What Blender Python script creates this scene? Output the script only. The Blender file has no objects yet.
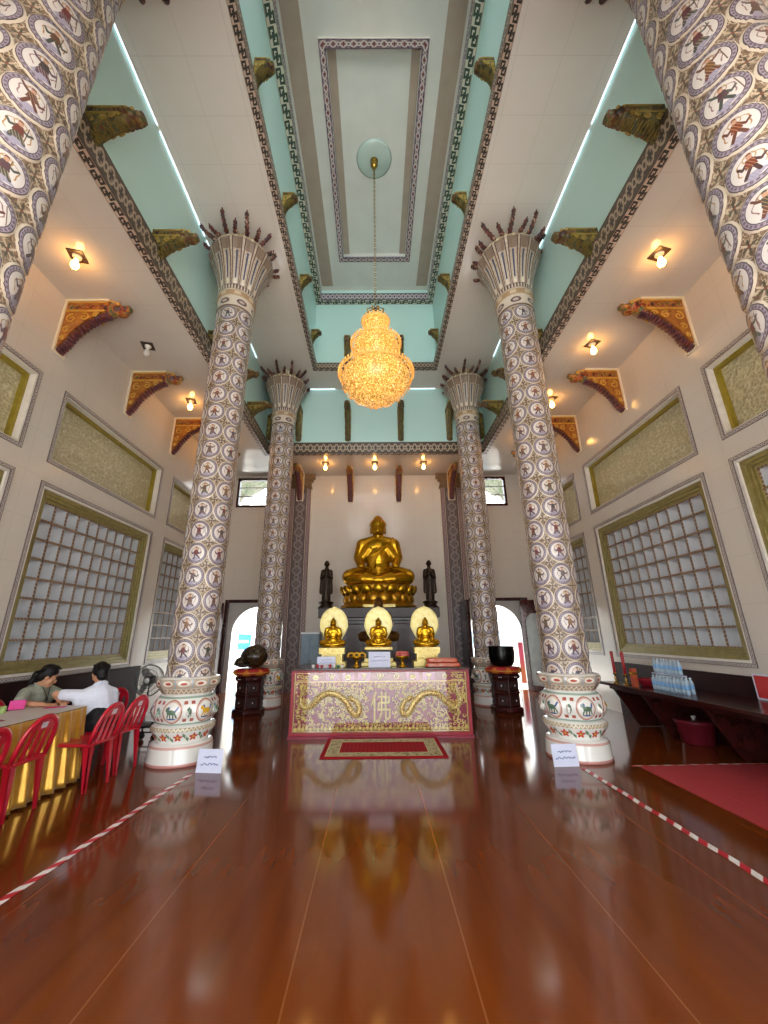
SKY, TUBE, CH1, SUN = 5.0, 2.2, 1.5, 18.0
import bpy, math, random
from mathutils import Matrix, Vector
random.seed(7)
C = bpy.context.scene.collection
PI = math.pi
sin, cos = math.sin, math.cos
S = bpy.context.scene
S.view_settings.view_transform = 'Standard'
S.view_settings.look = 'None'
S.view_settings.gamma = 1
S.view_settings.use_curve_mapping = False
S.view_settings.exposure = 0.3
S.cycles.use_denoising = True
S.cycles.max_bounces = 8
S.cycles.diffuse_bounces = 5
S.cycles.glossy_bounces = 4
S.cycles.sample_clamp_indirect = 4

def lin(c):
    if isinstance(c, str):
        c = [int(c[i:i+2], 16)/255 for i in (0, 2, 4)]
    return tuple(((x/12.92) if x <= .04045 else ((x+.055)/1.055)**2.4) for x in c[:3])+(1,)

# ------------------------------------------------------------------ node expressions
class X:
    def __init__(s, m, k): s.m = m; s.k = k
    def _o(s, op, b=None, c=None): return s.m.math(op, s, b, c)
    def __add__(s, b): return s._o('ADD', b)
    __radd__ = __add__
    def __sub__(s, b): return s._o('SUBTRACT', b)
    def __rsub__(s, b): return s.m.math('SUBTRACT', b, s)
    def __mul__(s, b): return s._o('MULTIPLY', b)
    __rmul__ = __mul__
    def __truediv__(s, b): return s._o('DIVIDE', b)
    def __rtruediv__(s, b): return s.m.math('DIVIDE', b, s)
    def lt(s, b): return s._o('LESS_THAN', b)
    def gt(s, b): return s._o('GREATER_THAN', b)
    def abs(s): return s._o('ABSOLUTE')
    def fract(s): return s._o('FRACT')
    def floor(s): return s._o('FLOOR')
    def sin(s): return s._o('SINE')
    def sqrt(s): return s._o('SQRT')
    def mod(s, b): return s._o('FLOORED_MODULO', b)
    def atan2(s, b): return s._o('ARCTAN2', b)
    def mn(s, b): return s._o('MINIMUM', b)
    def mx(s, b): return s._o('MAXIMUM', b)
    def pw(s, b): return s._o('POWER', b)
    def sat(s): return s.mx(0.0).mn(1.0)
    def ss(s, a, b): return ((s-a)/(b-a)).sat()

class Mat:
    def __init__(s, name, col=None, rough=.5, metal=0, spec=.5, coat=0, **kw):
        s.mat = bpy.data.materials.new(name); s.mat.use_nodes = True
        s.nt = s.mat.node_tree; s.N = s.nt.nodes
        s.b = s.N['Principled BSDF']
        s.set('Roughness', rough); s.set('Metallic', metal); s.set('Specular IOR Level', spec); s.set('Coat Weight', coat)
        for k, v in kw.items(): s.set(k.replace('_', ' '), v)
        if col is not None: s.color(col)
    def link(s, a, b): s.nt.links.new(a.k if isinstance(a, X) else a, b)
    def set(s, k, v):
        i = s.b.inputs[k]
        if isinstance(v, X): s.link(v, i)
        else: i.default_value = v
    def put(s, sock, v):
        if isinstance(v, X): s.link(v, sock)
        elif v is not None: sock.default_value = v
    def math(s, op, a, b=None, c=None):
        n = s.N.new('ShaderNodeMath'); n.operation = op
        for i, v in enumerate((a, b, c)): s.put(n.inputs[i], v)
        return X(s, n.outputs[0])
    def col(s, c): return c if isinstance(c, X) else lin(c)
    def mix(s, f, a, b):
        n = s.N.new('ShaderNodeMix'); n.data_type = 'RGBA'
        s.put(n.inputs[0], f); s.put(n.inputs[6], s.col(a)); s.put(n.inputs[7], s.col(b))
        return X(s, n.outputs[2])
    def color(s, c): s.put(s.b.inputs['Base Color'], s.col(c)); return s
    def emit(s, c, st):
        s.put(s.b.inputs['Emission Color'], s.col(c)); s.put(s.b.inputs['Emission Strength'], st); return s
    def coord(s, kind='Object'):
        n = s.N.new('ShaderNodeTexCoord'); return X(s, n.outputs[kind])
    def xyz(s, kind='Object'):
        n = s.N.new('ShaderNodeSeparateXYZ'); s.link(s.coord(kind), n.inputs[0])
        return [X(s, o) for o in n.outputs]
    def vec(s, x, y, z=0.0):
        n = s.N.new('ShaderNodeCombineXYZ')
        for i, v in enumerate((x, y, z)): s.put(n.inputs[i], v)
        return X(s, n.outputs[0])
    def noise(s, sc, v=None, det=3, rough=.5, out=0):
        n = s.N.new('ShaderNodeTexNoise'); n.inputs['Scale'].default_value = sc
        n.inputs['Detail'].default_value = det; n.inputs['Roughness'].default_value = rough
        s.link(v if v is not None else s.coord(), n.inputs['Vector']); return X(s, n.outputs[out])
    def vor(s, sc, v=None, feat='F1', out='Distance'):
        n = s.N.new('ShaderNodeTexVoronoi'); n.feature = feat; n.inputs['Scale'].default_value = sc
        s.link(v if v is not None else s.coord(), n.inputs['Vector']); return X(s, n.outputs[out])
    def rnd(s, x, y, out=0):
        n = s.N.new('ShaderNodeTexWhiteNoise'); n.noise_dimensions = '2D'
        s.link(s.vec(x, y), n.inputs['Vector']); return X(s, n.outputs[out])
    def ramp(s, f, stops, const=False):
        n = s.N.new('ShaderNodeValToRGB'); r = n.color_ramp
        r.interpolation = 'CONSTANT' if const else 'LINEAR'
        while len(r.elements) < len(stops): r.elements.new(.5)
        for e, (p, c) in zip(r.elements, stops): e.position = p; e.color = lin(c)
        s.put(n.inputs[0], f); return X(s, n.outputs[0])
    def bump(s, h, st=.5, d=.02):
        n = s.N.new('ShaderNodeBump'); n.inputs['Strength'].default_value = st; n.inputs['Distance'].default_value = d
        s.link(h, n.inputs['Height']); s.link(n.outputs[0], s.b.inputs['Normal']); return s
    def seg(s, px, py, ax, ay, bx, by, r):
        ux, uy = bx-ax, by-ay; qx, qy = px-ax, py-ay
        den = ux*ux+uy*uy
        h = ((qx*ux+qy*uy)/den).sat()
        dx, dy = qx-h*ux, qy-h*uy
        return (dx*dx+dy*dy).lt(r*r)
    def ell(s, px, py, cx, cy, rx, ry):
        a = (px-cx)/rx; b = (py-cy)/ry
        return (a*a+b*b).lt(1.0)
    def rect(s, px, py, x0, x1, y0, y1):
        return (px-(x0+x1)/2).abs().lt((x1-x0)/2)*(py-(y0+y1)/2).abs().lt((y1-y0)/2)

def mottled(name, a, b, sc=6, rough=.5, bump=0, lo=.35, hi=.65, **kw):
    m = Mat(name, rough=rough, **kw)
    n = m.noise(sc)
    m.color(m.mix(n.ss(lo, hi), a, b))
    if bump: m.bump(n, bump)
    return m

# ------------------------------------------------------------------ mesh builder
class MB:
    def __init__(s): s.v = []; s.f = []; s.uv = []; s.mi = []; s.sm = []
    def add(s, vs, fs, M=None, mi=0, sm=False, uvs=None):
        o = len(s.v)
        s.v += [tuple(M @ Vector(p)) if M is not None else tuple(p) for p in vs]
        for i, f in enumerate(fs):
            s.f.append(tuple(o+k for k in f)); s.mi.append(mi); s.sm.append(sm)
            s.uv.append(uvs[i] if uvs else None)
        return s
    def box(s, x0, x1, y0, y1, z0, z1, mi=0, M=None):
        vs = [(x, y, z) for z in (z0, z1) for y in (y0, y1) for x in (x0, x1)]
        return s.add(vs, [(0, 2, 3, 1), (4, 5, 7, 6), (0, 1, 5, 4), (2, 6, 7, 3), (0, 4, 6, 2), (1, 3, 7, 5)], M, mi)
    def quad(s, a, b, c, d, mi=0, uv=None):
        return s.add([a, b, c, d], [(0, 1, 2, 3)], None, mi, False, [uv] if uv else None)
    def lathe(s, prof, n=32, M=None, mi=0, fr=None, us=1, sm=True, a0=0, cap=True):
        vs = []; fs = []; uvs = []
        L = [0]
        for i in range(1, len(prof)):
            L.append(L[-1]+math.hypot(prof[i][0]-prof[i-1][0], prof[i][1]-prof[i-1][1]))
        for (r, z) in prof:
            for k in range(n):
                a = a0+2*PI*k/n; rr = r*(fr(a, z) if fr else 1)
                vs.append((rr*cos(a), rr*sin(a), z))
        for i in range(len(prof)-1):
            for k in range(n):
                k2 = (k+1) % n
                fs.append((i*n+k, i*n+k2, (i+1)*n+k2, (i+1)*n+k))
                uvs.append(((k/n*us, L[i]), ((k+1)/n*us, L[i]), ((k+1)/n*us, L[i+1]), (k/n*us, L[i+1])))
        if cap:
            for i, rev in ((0, True), (len(prof)-1, False)):
                if prof[i][0] > 1e-5:
                    q = tuple(range(i*n, i*n+n)); fs.append(q[::-1] if rev else q); uvs.append(tuple((0, 0) for _ in q))
        return s.add(vs, fs, M, mi, sm, uvs)
    def ell(s, c, r, R=None, nu=14, nv=10, mi=0):
        M = Matrix.Translation(c) @ (R.to_4x4() if R is not None else Matrix.Identity(4)) @ Matrix.Diagonal((r[0], r[1], r[2], 1))
        prof = [(max(1e-4, sin(PI*i/nv)), -cos(PI*i/nv)) for i in range(nv+1)]
        return s.lathe(prof, nu, M, mi, cap=False)
    def tube(s, pts, rad, n=8, mi=0, M=None, flat=1, closed=False):
        P = [Vector(p) for p in pts]; m = len(P)
        R = rad if isinstance(rad, (list, tuple)) else [rad]*m
        vs = []; fs = []; uvs = []; prev = None; l = 0
        for i, p in enumerate(P):
            t = (P[(i+1) % m]-P[i-1]) if closed else (P[min(i+1, m-1)]-P[max(i-1, 0)])
            t.normalize()
            if prev is None:
                a = Vector((0, 0, 1)) if abs(t.z) < .9 else Vector((1, 0, 0))
                u = t.cross(a).normalized()
            else:
                u = (prev-t*prev.dot(t)).normalized()
            prev = u; w = t.cross(u)
            for k in range(n):
                a = 2*PI*k/n
                vs.append(p+u*(R[i]*cos(a))+w*(R[i]*sin(a)*flat))
        mm = m if closed else m-1
        for i in range(mm):
            l2 = l+(P[(i+1) % m]-P[i]).length
            for k in range(n):
                k2 = (k+1) % n; j = (i+1) % m
                fs.append((i*n+k, i*n+k2, j*n+k2, j*n+k))
                uvs.append(((k/n, l), ((k+1)/n, l), ((k+1)/n, l2), (k/n, l2)))
            l = l2
        if not closed:
            fs.append(tuple(range(n))[::-1]); uvs.append(tuple((0, 0) for _ in range(n)))
            fs.append(tuple(range((m-1)*n, m*n))); uvs.append(tuple((0, 0) for _ in range(n)))
        return s.add(vs, fs, M, mi, True, uvs)
    def prism(s, poly, d, M=None, mi=0, off=0):
        n = len(poly)
        vs = [(x, off, z) for x, z in poly]+[(x, off+d, z) for x, z in poly]
        fs = [tuple(range(n)), tuple(range(n, 2*n))[::-1]]+[(i, i+n, (i+1) % n+n, (i+1) % n) for i in range(n)]
        return s.add(vs, fs, M, mi)
    def caps(s, a, b, ra, rb=None, n=10, mi=0):
        a = Vector(a); b = Vector(b); rb = ra if rb is None else rb
        d = (b-a); L = d.length
        q = d.to_track_quat('Z', 'Y').to_matrix().to_4x4()
        pr = [(max(1e-4, ra*sin(PI/2*i/4)), -ra*cos(PI/2*i/4)) for i in range(5)]
        pr += [(max(1e-4, rb*cos(PI/2*i/4)), L+rb*sin(PI/2*i/4)) for i in range(5)]
        return s.lathe(pr, n, Matrix.Translation(a) @ q, mi, cap=False)
    def chain(s, pts, rs, n=10):
        for i in range(len(pts)-1): s.caps(pts[i], pts[i+1], rs[i], rs[i+1], n)
        return s
    def mesh(s, name, mats):
        me = bpy.data.meshes.new(name); me.from_pydata(s.v, [], s.f)
        for m in mats: me.materials.append(m.mat if isinstance(m, Mat) else m)
        me.polygons.foreach_set('material_index', s.mi); me.polygons.foreach_set('use_smooth', s.sm)
        if any(u is not None for u in s.uv):
            ul = me.uv_layers.new(name='UVMap'); fl = []
            for f, u in zip(s.f, s.uv):
                for k in range(len(f)): fl += list(u[k]) if u else [0, 0]
            ul.data.foreach_set('uv', fl)
        me.validate(); me.update(); return me
    def build(s, name, mats, parent=None, loc=None, bevel=0, rz=0, **tags):
        if not isinstance(mats, (list, tuple)): mats = [mats]
        o = bpy.data.objects.new(name, s.mesh(name, mats)); C.objects.link(o)
        if parent is not None: o.parent = parent
        if loc is not None: o.location = loc
        o.rotation_euler.z = rz
        if bevel:
            b = o.modifiers.new('Bevel', 'BEVEL'); b.width = bevel; b.segments = 2; b.limit_method = 'ANGLE'
        for k, v in tags.items(): o[k] = v
        return o
    def organic(s, name, mats, voxel, parent=None, loc=None, smooth=4, **tags):
        o = s.build(name, mats, parent, loc, **tags)
        r = o.modifiers.new('Remesh', 'REMESH'); r.mode = 'VOXEL'; r.voxel_size = voxel; r.use_smooth_shade = True
        k = o.modifiers.new('Smooth', 'SMOOTH'); k.iterations = smooth; k.factor = .5
        return o

def tag(o, label, cat, group=None, kind=None):
    o['label'] = label; o['category'] = cat
    if group: o['group'] = group
    if kind: o['kind'] = kind
    return o
def thing(name, label, cat, loc=(0, 0, 0), rz=0, group=None, kind=None):
    o = bpy.data.objects.new(name, None); C.objects.link(o); o.empty_display_size = .1
    o.location = loc; o.rotation_euler.z = rz
    return tag(o, label, cat, group, kind)
KIDS = {}
def copy_tree(o, parent=None):
    c = o.copy(); C.objects.link(c)
    if parent is not None: c.parent = parent
    for ch in [x for x in bpy.data.objects if x.parent == o]: copy_tree(ch, c)
    return c
def copy_thing(o, label, loc, rz=0, scale=None, **t):
    c = copy_tree(o); c.location = loc; c.rotation_euler.z = rz; c['label'] = label
    if scale: c.scale = scale
    for k, v in t.items(): c[k] = v
    return c
def struct(o):
    o['kind'] = 'structure'; return o
def spline(pts, n=6):
    P = [Vector(p) for p in pts]; out = []
    for i in range(len(P)-1):
        a = P[max(i-1, 0)]; b = P[i]; c = P[i+1]; d = P[min(i+2, len(P)-1)]
        for k in range(n):
            t = k/n
            out.append(.5*((2*b)+(c-a)*t+(2*a-5*b+4*c-d)*t*t+(3*b-a-3*c+d)*t**3))
    out.append(P[-1]); return out
def grid_wall(mb, u0, u1, z0, z1, holes, mk):
    us = sorted({u0, u1, *[h[0] for h in holes], *[h[1] for h in holes]}); us = [u for u in us if u0 <= u <= u1]
    zs = sorted({z0, z1, *[h[2] for h in holes], *[h[3] for h in holes]}); zs = [z for z in zs if z0 <= z <= z1]
    for i in range(len(zs)-1):
        run = None
        for j in range(len(us)-1):
            um, zm = (us[j]+us[j+1])/2, (zs[i]+zs[i+1])/2
            solid = not any(h[0] < um < h[1] and h[2] < zm < h[3] for h in holes)
            if solid: run = (run[0] if run else us[j], us[j+1])
            if run and (not solid or j == len(us)-2):
                mk(mb, run[0], run[1], zs[i], zs[i+1]); run = None

# ------------------------------------------------------------------ room constants (metres; camera near the front door)
XC, D1, D2, D3 = 2.575, 1.81, 5.76, 9.71      # column axes
W, D, FRONT = 4.83, 11.96, -.45
ZA, ZC, ZU = 6.54, 8.77, 11.16              # aisle, main and lantern ceilings
A1, A2 = 3.25, 1.78
YB0, YB1 = 1.12, 10.40                      # nave well
YU0, YU1 = 2.02, 9.50                       # lantern well
# ------------------------------------------------------------------ materials of the building
def tile_mat(name, c1, c2, rough=.16, sx=.62, axes=(0, 1), seam=.985):
    m = Mat(name, rough=rough, spec=.5)
    p = m.xyz(); a = (p[axes[0]]/sx).fract(); b = (p[axes[1]]/sx).fract()
    s = a.mx(b).gt(seam)
    n = m.noise(3.0)
    m.color(m.mix(s*.16, m.mix(n, c1, c2), '8c857d'))
    return m
M_wall_x = tile_mat('wall tile side', 'cfc6bc', 'd6cec4', axes=(1, 2))
M_wall_y = tile_mat('wall tile back', 'cfc6bc', 'd6cec4', axes=(0, 2))
M_aisle = tile_mat('side ceiling tile', 'c9c0b6', 'd0c8be', rough=.13, axes=(0, 1))
M_ceil = tile_mat('ceiling tile', 'e4dfd8', 'e9e4de', rough=.13, axes=(0, 1))
M_cyan = Mat('pale turquoise paint', rough=.35); M_cyan.color(M_cyan.mix(M_cyan.noise(1.2), 'c4ebe6', 'cdf0eb'))
M_white = mottled('white paint', 'e6e2db', 'dcd7cf', 8, .4)
M_ledge = mottled('lantern ceiling', 'dcdfda', 'e2e5e0', 2, .14)
M_dark = mottled('dark red lacquered wood', '30100f', '3d1614', 9, .22)
M_wains = mottled('dark maroon panelling', '240a0a', '2c0e0d', 5, .55, spec=.12)
M_black = Mat('near black', '141210', .4)

def greek(name, bg, fg, edge):
    m = Mat(name, rough=.3); uv = m.xyz('UV')
    u = uv[0].fract(); v = uv[1]
    R = [(.04, .62, .74, .92), (.04, .2, .34, .92), (.04, .44, .34, .5), (.3, .44, .34, .64)]
    R += [(1-b, 1-a, 1-d, 1-c) for a, b, c, d in R]+[(.43, .57, .2, .8)]
    k = None
    for a, b, c, d in R:
        q = m.rect(u, v, a, b, c, d); k = q if k is None else k.mx(q)
    rim = (v-.5).abs().gt(.45)
    m.color(m.mix(rim, m.mix(k, bg, fg), edge)); m.bump(k, .3, .01); return m
M_key = greek('greek key border', 'c4ae9c', '2e2a27', '7d6256')
M_key_green = greek('green key border', 'cfccbb', '2c4338', '7f866f')

def scroll(name, base, line, dot, hi):
    m = Mat(name, rough=.35); uv = m.xyz('UV')
    u = uv[0].fract(); v = uv[1]
    x = u-.5; y = v-.5
    d = (x*x+y*y).sqrt(); d2 = (((u+.5).fract()-.5)*((u+.5).fract()-.5)+y*y).sqrt()
    ring = (d-.3).abs().lt(.055); ring2 = (d2-.16).abs().lt(.05)
    core = d.lt(.14); pet = ((x.abs()-y.abs()).abs().lt(.05))*d.lt(.27)
    n = m.noise(22)
    c = m.mix(n.ss(.35, .65), base, line)
    c = m.mix(pet, c, hi); c = m.mix(core, c, dot); c = m.mix(ring, c, hi); c = m.mix(ring2, c, hi)
    c = m.mix((y.abs()).gt(.44), c, line)
    m.color(c); m.bump(ring.mx(ring2).mx(core), .4, .02); return m
M_scroll = scroll('scrollwork frieze', '5f5044', '44382f', '3a3434', 'b6a48e')
M_purple = scroll('purple flower frieze', '8d8794', '4a4260', '4b3f73', 'd3ccc6')
M_redframe = scroll('red flower frieze', '9a8c92', '57405a', '7c3a3c', 'd6cdc8')
M_thin = scroll('thin grey frieze', '9a8f8c', '6e6262', '5a4d58', 'c8beb6')

# floor
M_floor = Mat('varnished plank floor', rough=.13, spec=.55, coat=0)
m = M_floor; p = m.xyz()
pl = (p[0]/.85+.53); idx = pl.floor(); fr = pl.fract()
g = m.noise(1.0, m.vec(p[0]*9.0+idx*7.3, p[1]*1.0, idx), 2, .4)
big = m.noise(.7, m.vec(p[0]*2.0, p[1]*.6, 0.0), 2)
tone = m.rnd(idx, 3.0)
c = m.mix(g.ss(.25, .75), '58240a', '682f0e')
c = m.mix((big-.35).sat()*.7+tone*.1, c, '7c4115')
seam = (fr-.5).abs().gt(.4945)
c = m.mix(seam*.28, c, 'a06a42')
m.color(c); m.set('Roughness', .1)
m.bump(m.noise(1.1, m.vec(p[0], p[1]*.5, 0.0), 1), .03, .05)

M_ground = mottled('pale concrete', 'cfccc4', 'bdbab2', 2, .8)

def part(name, build, mats, parent, **k):
    mb = MB(); build(mb); return mb.build(name, mats, parent, **k)

# ------------------------------------------------------------------ the shell
mb = MB(); mb.box(-W-.3, W+.3, FRONT-.3, D+.25, -.2, 0); struct(mb.build('floor', M_floor))
mb = MB(); mb.box(-40, 40, -40, 60, -.4, -.21); struct(mb.build('ground', M_ground))

PAN = [(1.86, 4.86), (5.33, 8.25), (8.72, 11.62)]           # lattice bays along a side wall
GZ0, GZ1, RZ0, RZ1 = 1.0, 3.71, 4.0, 5.2
holes = [(a, b, GZ0, GZ1) for a, b in PAN]+[(a, b, RZ0, RZ1) for a, b in PAN]
PANS = {'left': [(1.8, 4.8), (5.23, 8.18), (8.65, 11.55)], 'right': [(1.9, 4.9), (5.33, 8.4), (8.83, 11.75)]}
DZ = {'left': -.04, 'right': .06}
for side, sx in (('left', -1), ('right', 1)):
    dz = DZ[side]; holes = [(a, b, GZ0+dz, GZ1+dz) for a, b in PANS[side]]+[(a, b, RZ0+dz, RZ1+dz) for a, b in PANS[side]]
    mb = MB()
    def mk(mb, a, b, c, d):
        x0, x1 = sorted((sx*W, sx*(W+.3))); mb.box(x0, x1, a, b, c, d)
    grid_wall(mb, FRONT, D+.25, 0, ZA+.1, holes, mk)
    struct(mb.build('wall_'+side, M_wall_x))
    # dark wainscot with a small cap
    mb = MB(); x0, x1 = sorted((sx*(W-.035), sx*(W+.0))); mb.box(x0, x1, FRONT, 8.5, 0, .93)
    x0, x1 = sorted((sx*(W-.05), sx*W)); mb.box(x0, x1, FRONT, 8.5, .93, .955)
    struct(mb.build('baseboard_'+side, M_wains, bevel=.004))

# back wall: two arched door bays and two high windows
DOORS = [(-4.5, -2.5), (2.5, 4.5)]
WIN = [(-4.5, -3.3), (3.15, 4.25)]
holes = [(a, b, 0, 2.55) for a, b in DOORS]+[(a, b, 5.46, 6.46) for a, b in WIN]
mb = MB(); grid_wall(mb, -W, W, 0, ZA+.1, holes, lambda mb, a, b, c, d: mb.box(a, b, D, D+.25, c, d))
struct(mb.build('wall_back', M_wall_y))
# front wall with wide open doorways, behind the camera
holes = [(-2.3, 2.3, 0, 4.6), (-4.5, -2.8, 0, 3.4), (2.8, 4.5, 0, 3.4)]
mb = MB(); grid_wall(mb, -W, W, 0, ZA+.1, holes, lambda mb, a, b, c, d: mb.box(a, b, FRONT-.25, FRONT, c, d))
struct(mb.build('wall_front', M_wall_y))

def ring(mb, xo0, xo1, yo0, yo1, xi0, xi1, yi0, yi1, z0, z1):
    mb.box(xo0, xi0, yo0, yo1, z0, z1); mb.box(xi1, xo1, yo0, yo1, z0, z1)
    mb.box(xi0, xi1, yo0, yi0, z0, z1); mb.box(xi0, xi1, yi1, yo1, z0, z1)
mb = MB()
ring(mb, -W-.3, W+.3, FRONT-.25, D+.25, -A1, A1, YB0, YB1, ZA, ZA+.1)
struct(mb.build('ceiling', M_aisle))
mb = MB(); ring(mb, -A1-.15, A1+.15, YB0-.15, YB1+.15, -A2, A2, YU0, YU1, ZC, ZC+.1); struct(mb.build('ceiling', M_ceil))
ZT = ZU+.55
mb = MB(); ring(mb, -A2-.15, A2+.15, YU0-.15, YU1+.15, -.86, .86, 4.25, 8.35, ZT, ZT+.1)
mb.box(-.86, .86, 4.25, 8.35, ZT+.1, ZT+.2)
ring(mb, -.96, .96, 4.15, 8.45, -.86, .86, 4.25, 8.35, ZT+.1, ZT+.2)
struct(mb.build('ceiling', M_ledge))
# turquoise upper walls of the nave and of the lantern
for nm, f in (('left', lambda a, b: (-a-.15, -a)), ('right', lambda a, b: (a, a+.15))):
    mb = MB(); x0, x1 = f(A1, 0); mb.box(x0, x1, YB0-.15, YB1+.15, ZA+.1, ZC); struct(mb.build('wall_upper_'+nm, M_cyan))
    mb = MB(); x0, x1 = f(A2, 0); mb.box(x0, x1, YU0-.15, YU1+.15, ZC+.1, ZT); struct(mb.build('wall_lantern_'+nm, M_cyan))
mb = MB(); mb.box(-A1, A1, YB1, YB1+.15, ZA+.1, ZC); struct(mb.build('wall_upper_back', M_cyan))
mb = MB(); grid_wall(mb, -A1, A1, ZA+.1, ZC, [(-1.5, 1.5, ZA+.25, ZC-.12)], lambda mb, a, b, c, d: mb.box(a, b, YB0-.15, YB0, c, d)); struct(mb.build('wall_upper_front', M_cyan))  # unseen glazed opening added to bring daylight up to the nave ceiling
mb = MB(); mb.box(-A2, A2, YU1, YU1+.15, ZC+.1, ZT); struct(mb.build('wall_lantern_back', M_cyan))
mb = MB(); grid_wall(mb, -A2, A2, ZC+.1, ZT, [(-1.6, 1.6, ZC+.3, ZU-.1)], lambda mb, a, b, c, d: mb.box(a, b, YU0-.15, YU0, c, d)); struct(mb.build('wall_lantern_front', M_cyan))  # opening out of view, added to light the lantern

# friezes: a soffit strip with a key pattern and an inner face with scrollwork
def frieze(name, x0, x1, y0, y1, w, z, h, soff, face, both=False):
    mb = MB()
    rects = [((x0, y0), (x1, y0), (0, 1)), ((x1, y0), (x1, y1), (-1, 0)), ((x1, y1), (x0, y1), (0, -1)), ((x0, y1), (x0, y0), (1, 0))]
    for (a, b, n) in rects:
        L = math.hypot(b[0]-a[0], b[1]-a[1]); t = ((b[0]-a[0])/L, (b[1]-a[1])/L)
        ai = (a[0]+n[0]*w+t[0]*w, a[1]+n[1]*w+t[1]*w); bi = (b[0]+n[0]*w-t[0]*w, b[1]+n[1]*w-t[1]*w)
        Lw = round(L/(w*1.45))
        mb.quad((*a, z), (*b, z), (*bi, z), (*ai, z), 0, [(0, 0), (Lw, 0), (Lw-.8, 1), (.8, 1)])
        Lh = round((L-2*w)/h*1.9)
        mb.quad((*ai, z), (*bi, z), (*bi, z+h), (*ai, z+h), 1, [(0, 0), (Lh, 0), (Lh, 1), (0, 1)])
        mb.quad((*a, z+h), (*ai, z+h), (*bi, z+h), (*b, z+h), 2)
        mb.quad((*a, z), (*a, z+h), (*b, z+h), (*b, z), 2)
    return struct(mb.build(name, [soff, face, M_white]))
frieze('trim_1', -A1, A1, YB0, YB1, .12, ZA-.012, .36, M_key, M_scroll)
frieze('trim_2', -A2, A2, YU0, YU1, .11, ZC-.012, .2, M_key, M_scroll)
frieze('trim_3', -A2+.002, A2-.002, YU0+.002, YU1-.002, .17, ZU, .26, M_key_green, M_purple)
frieze('trim_4', -1.0, 1.0, 4.11, 8.49, .13, ZT-.05, .16, M_redframe, M_purple)

M_tan = mottled('tan ceiling strip', 'a5988a', 'ac9f92', 3, .3)  # thin tan strips along the left and right ceiling sides and recess
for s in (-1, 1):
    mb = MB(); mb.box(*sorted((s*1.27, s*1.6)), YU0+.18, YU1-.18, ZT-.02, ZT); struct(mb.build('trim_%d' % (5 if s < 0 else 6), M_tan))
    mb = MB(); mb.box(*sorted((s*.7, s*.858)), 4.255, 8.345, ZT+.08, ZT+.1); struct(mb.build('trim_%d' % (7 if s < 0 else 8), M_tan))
# back wall doors: dark frame, grey surround with an arched opening
def arch_surround(cx, hw, r, spring, top, n=20):
    outer = []; inner = []
    pts = [(cx+r, 0.0), (cx+r, spring)]+[(cx+r*cos(PI*i/n), spring+r*sin(PI*i/n)) for i in range(1, n)]+[(cx-r, spring), (cx-r, 0.0)]
    out = []
    for x, z in pts:
        if z <= spring+1e-6: out.append((cx+hw if x > cx else cx-hw, z))
        else:
            t = min(hw/max(1e-6, abs(x-cx)), (top-spring)/max(1e-6, z-spring)); out.append((cx+(x-cx)*t, spring+(z-spring)*t))
    return pts, out
M_surround = mottled('grey door panel', 'b2afac', 'bab7b4', 5, .35)
def arched_panel(name, parent, cx, hw, r, spring, top, y0, y1, mat):
    mb = MB(); pts, out = arch_surround(cx, hw, r, spring, top)
    # extra corner points keep the rectangle square
    n = len(pts)
    vs = [(x, y, z) for y in (y0, y1) for x, z in pts]+[(x, y, z) for y in (y0, y1) for x, z in out]
    fs = []
    for i in range(n-1):
        fs += [(i, i+1, 2*n+i+1, 2*n+i), (n+i, 3*n+i, 3*n+i+1, n+i+1), (i, n+i, n+i+1, i+1)]
    mb.add(vs, fs)
    for sx in (-1, 1):                                       # fill the corner wedge
        k = [o for o in out if (o[0]-cx)*sx > 0 and abs(o[1]-top) < 1e-6]; s_ = [o for o in out if abs(o[0]-cx-sx*hw) < 1e-6 and o[1] > spring-1e-6]
        if k and s_:
            a = max(k, key=lambda o: (o[0]-cx)*sx); b = max(s_, key=lambda o: o[1])
            mb.prism([a, (cx+sx*hw, top), b], y1-y0, off=y0)
    return mb.build(name, mat, parent)
for i, (a, b) in enumerate(DOORS):
    cx = (a+b)/2
    d = bpy.data.objects.new('door_%d' % (i+1), None); C.objects.link(d); d['kind'] = 'structure'
    mb = MB(); mb.box(a, a+.1, D-.06, D+.2, 0, 2.55); mb.box(b-.1, b, D-.06, D+.2, 0, 2.55); mb.box(a+.1, b-.1, D-.06, D+.2, 2.46, 2.55)
    mb.build('door_frame', M_dark, d, bevel=.005)
    arched_panel('arched_surround', d, cx, (b-a)/2-.1, .76, 1.58, 2.46, D+.04, D+.1, M_surround)
# opened leaves
M_leafpanel = mottled('grey leaf panel', '6f7270', '7c807e', 4, .25)
def leaf(name, x, y, rz, flip):
    l = bpy.data.objects.new(name, None); C.objects.link(l); l['kind'] = 'structure'; l.location = (x, y, .02); l.rotation_euler.z = rz
    mb = MB()
    pts, out = arch_surround(0, .42, .3, 1.7, 2.42)
    arched_panel('leaf_frame', l, 0, .42, .3, 1.75, 2.42, 0, .05, M_dark)
    mb = MB(); mb.prism([(-.31, .12), (.31, .12), (.31, 1.75)]+[(.31*cos(PI*i/12), 1.75+.31*sin(PI*i/12)) for i in range(1, 12)]+[(-.31, 1.75)], .02, off=.015)
    mb.build('arched_panel', M_leafpanel, l)
    mb = MB(); mb.box(-.31, .31, .003, .047, .0, .14); mb.build('kick_rail', M_dark, l)
leaf('door_3', 4.42, 11.45, math.radians(-62), 1)
leaf('door_4', -4.62, 11.4, math.radians(72), 1)
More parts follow.
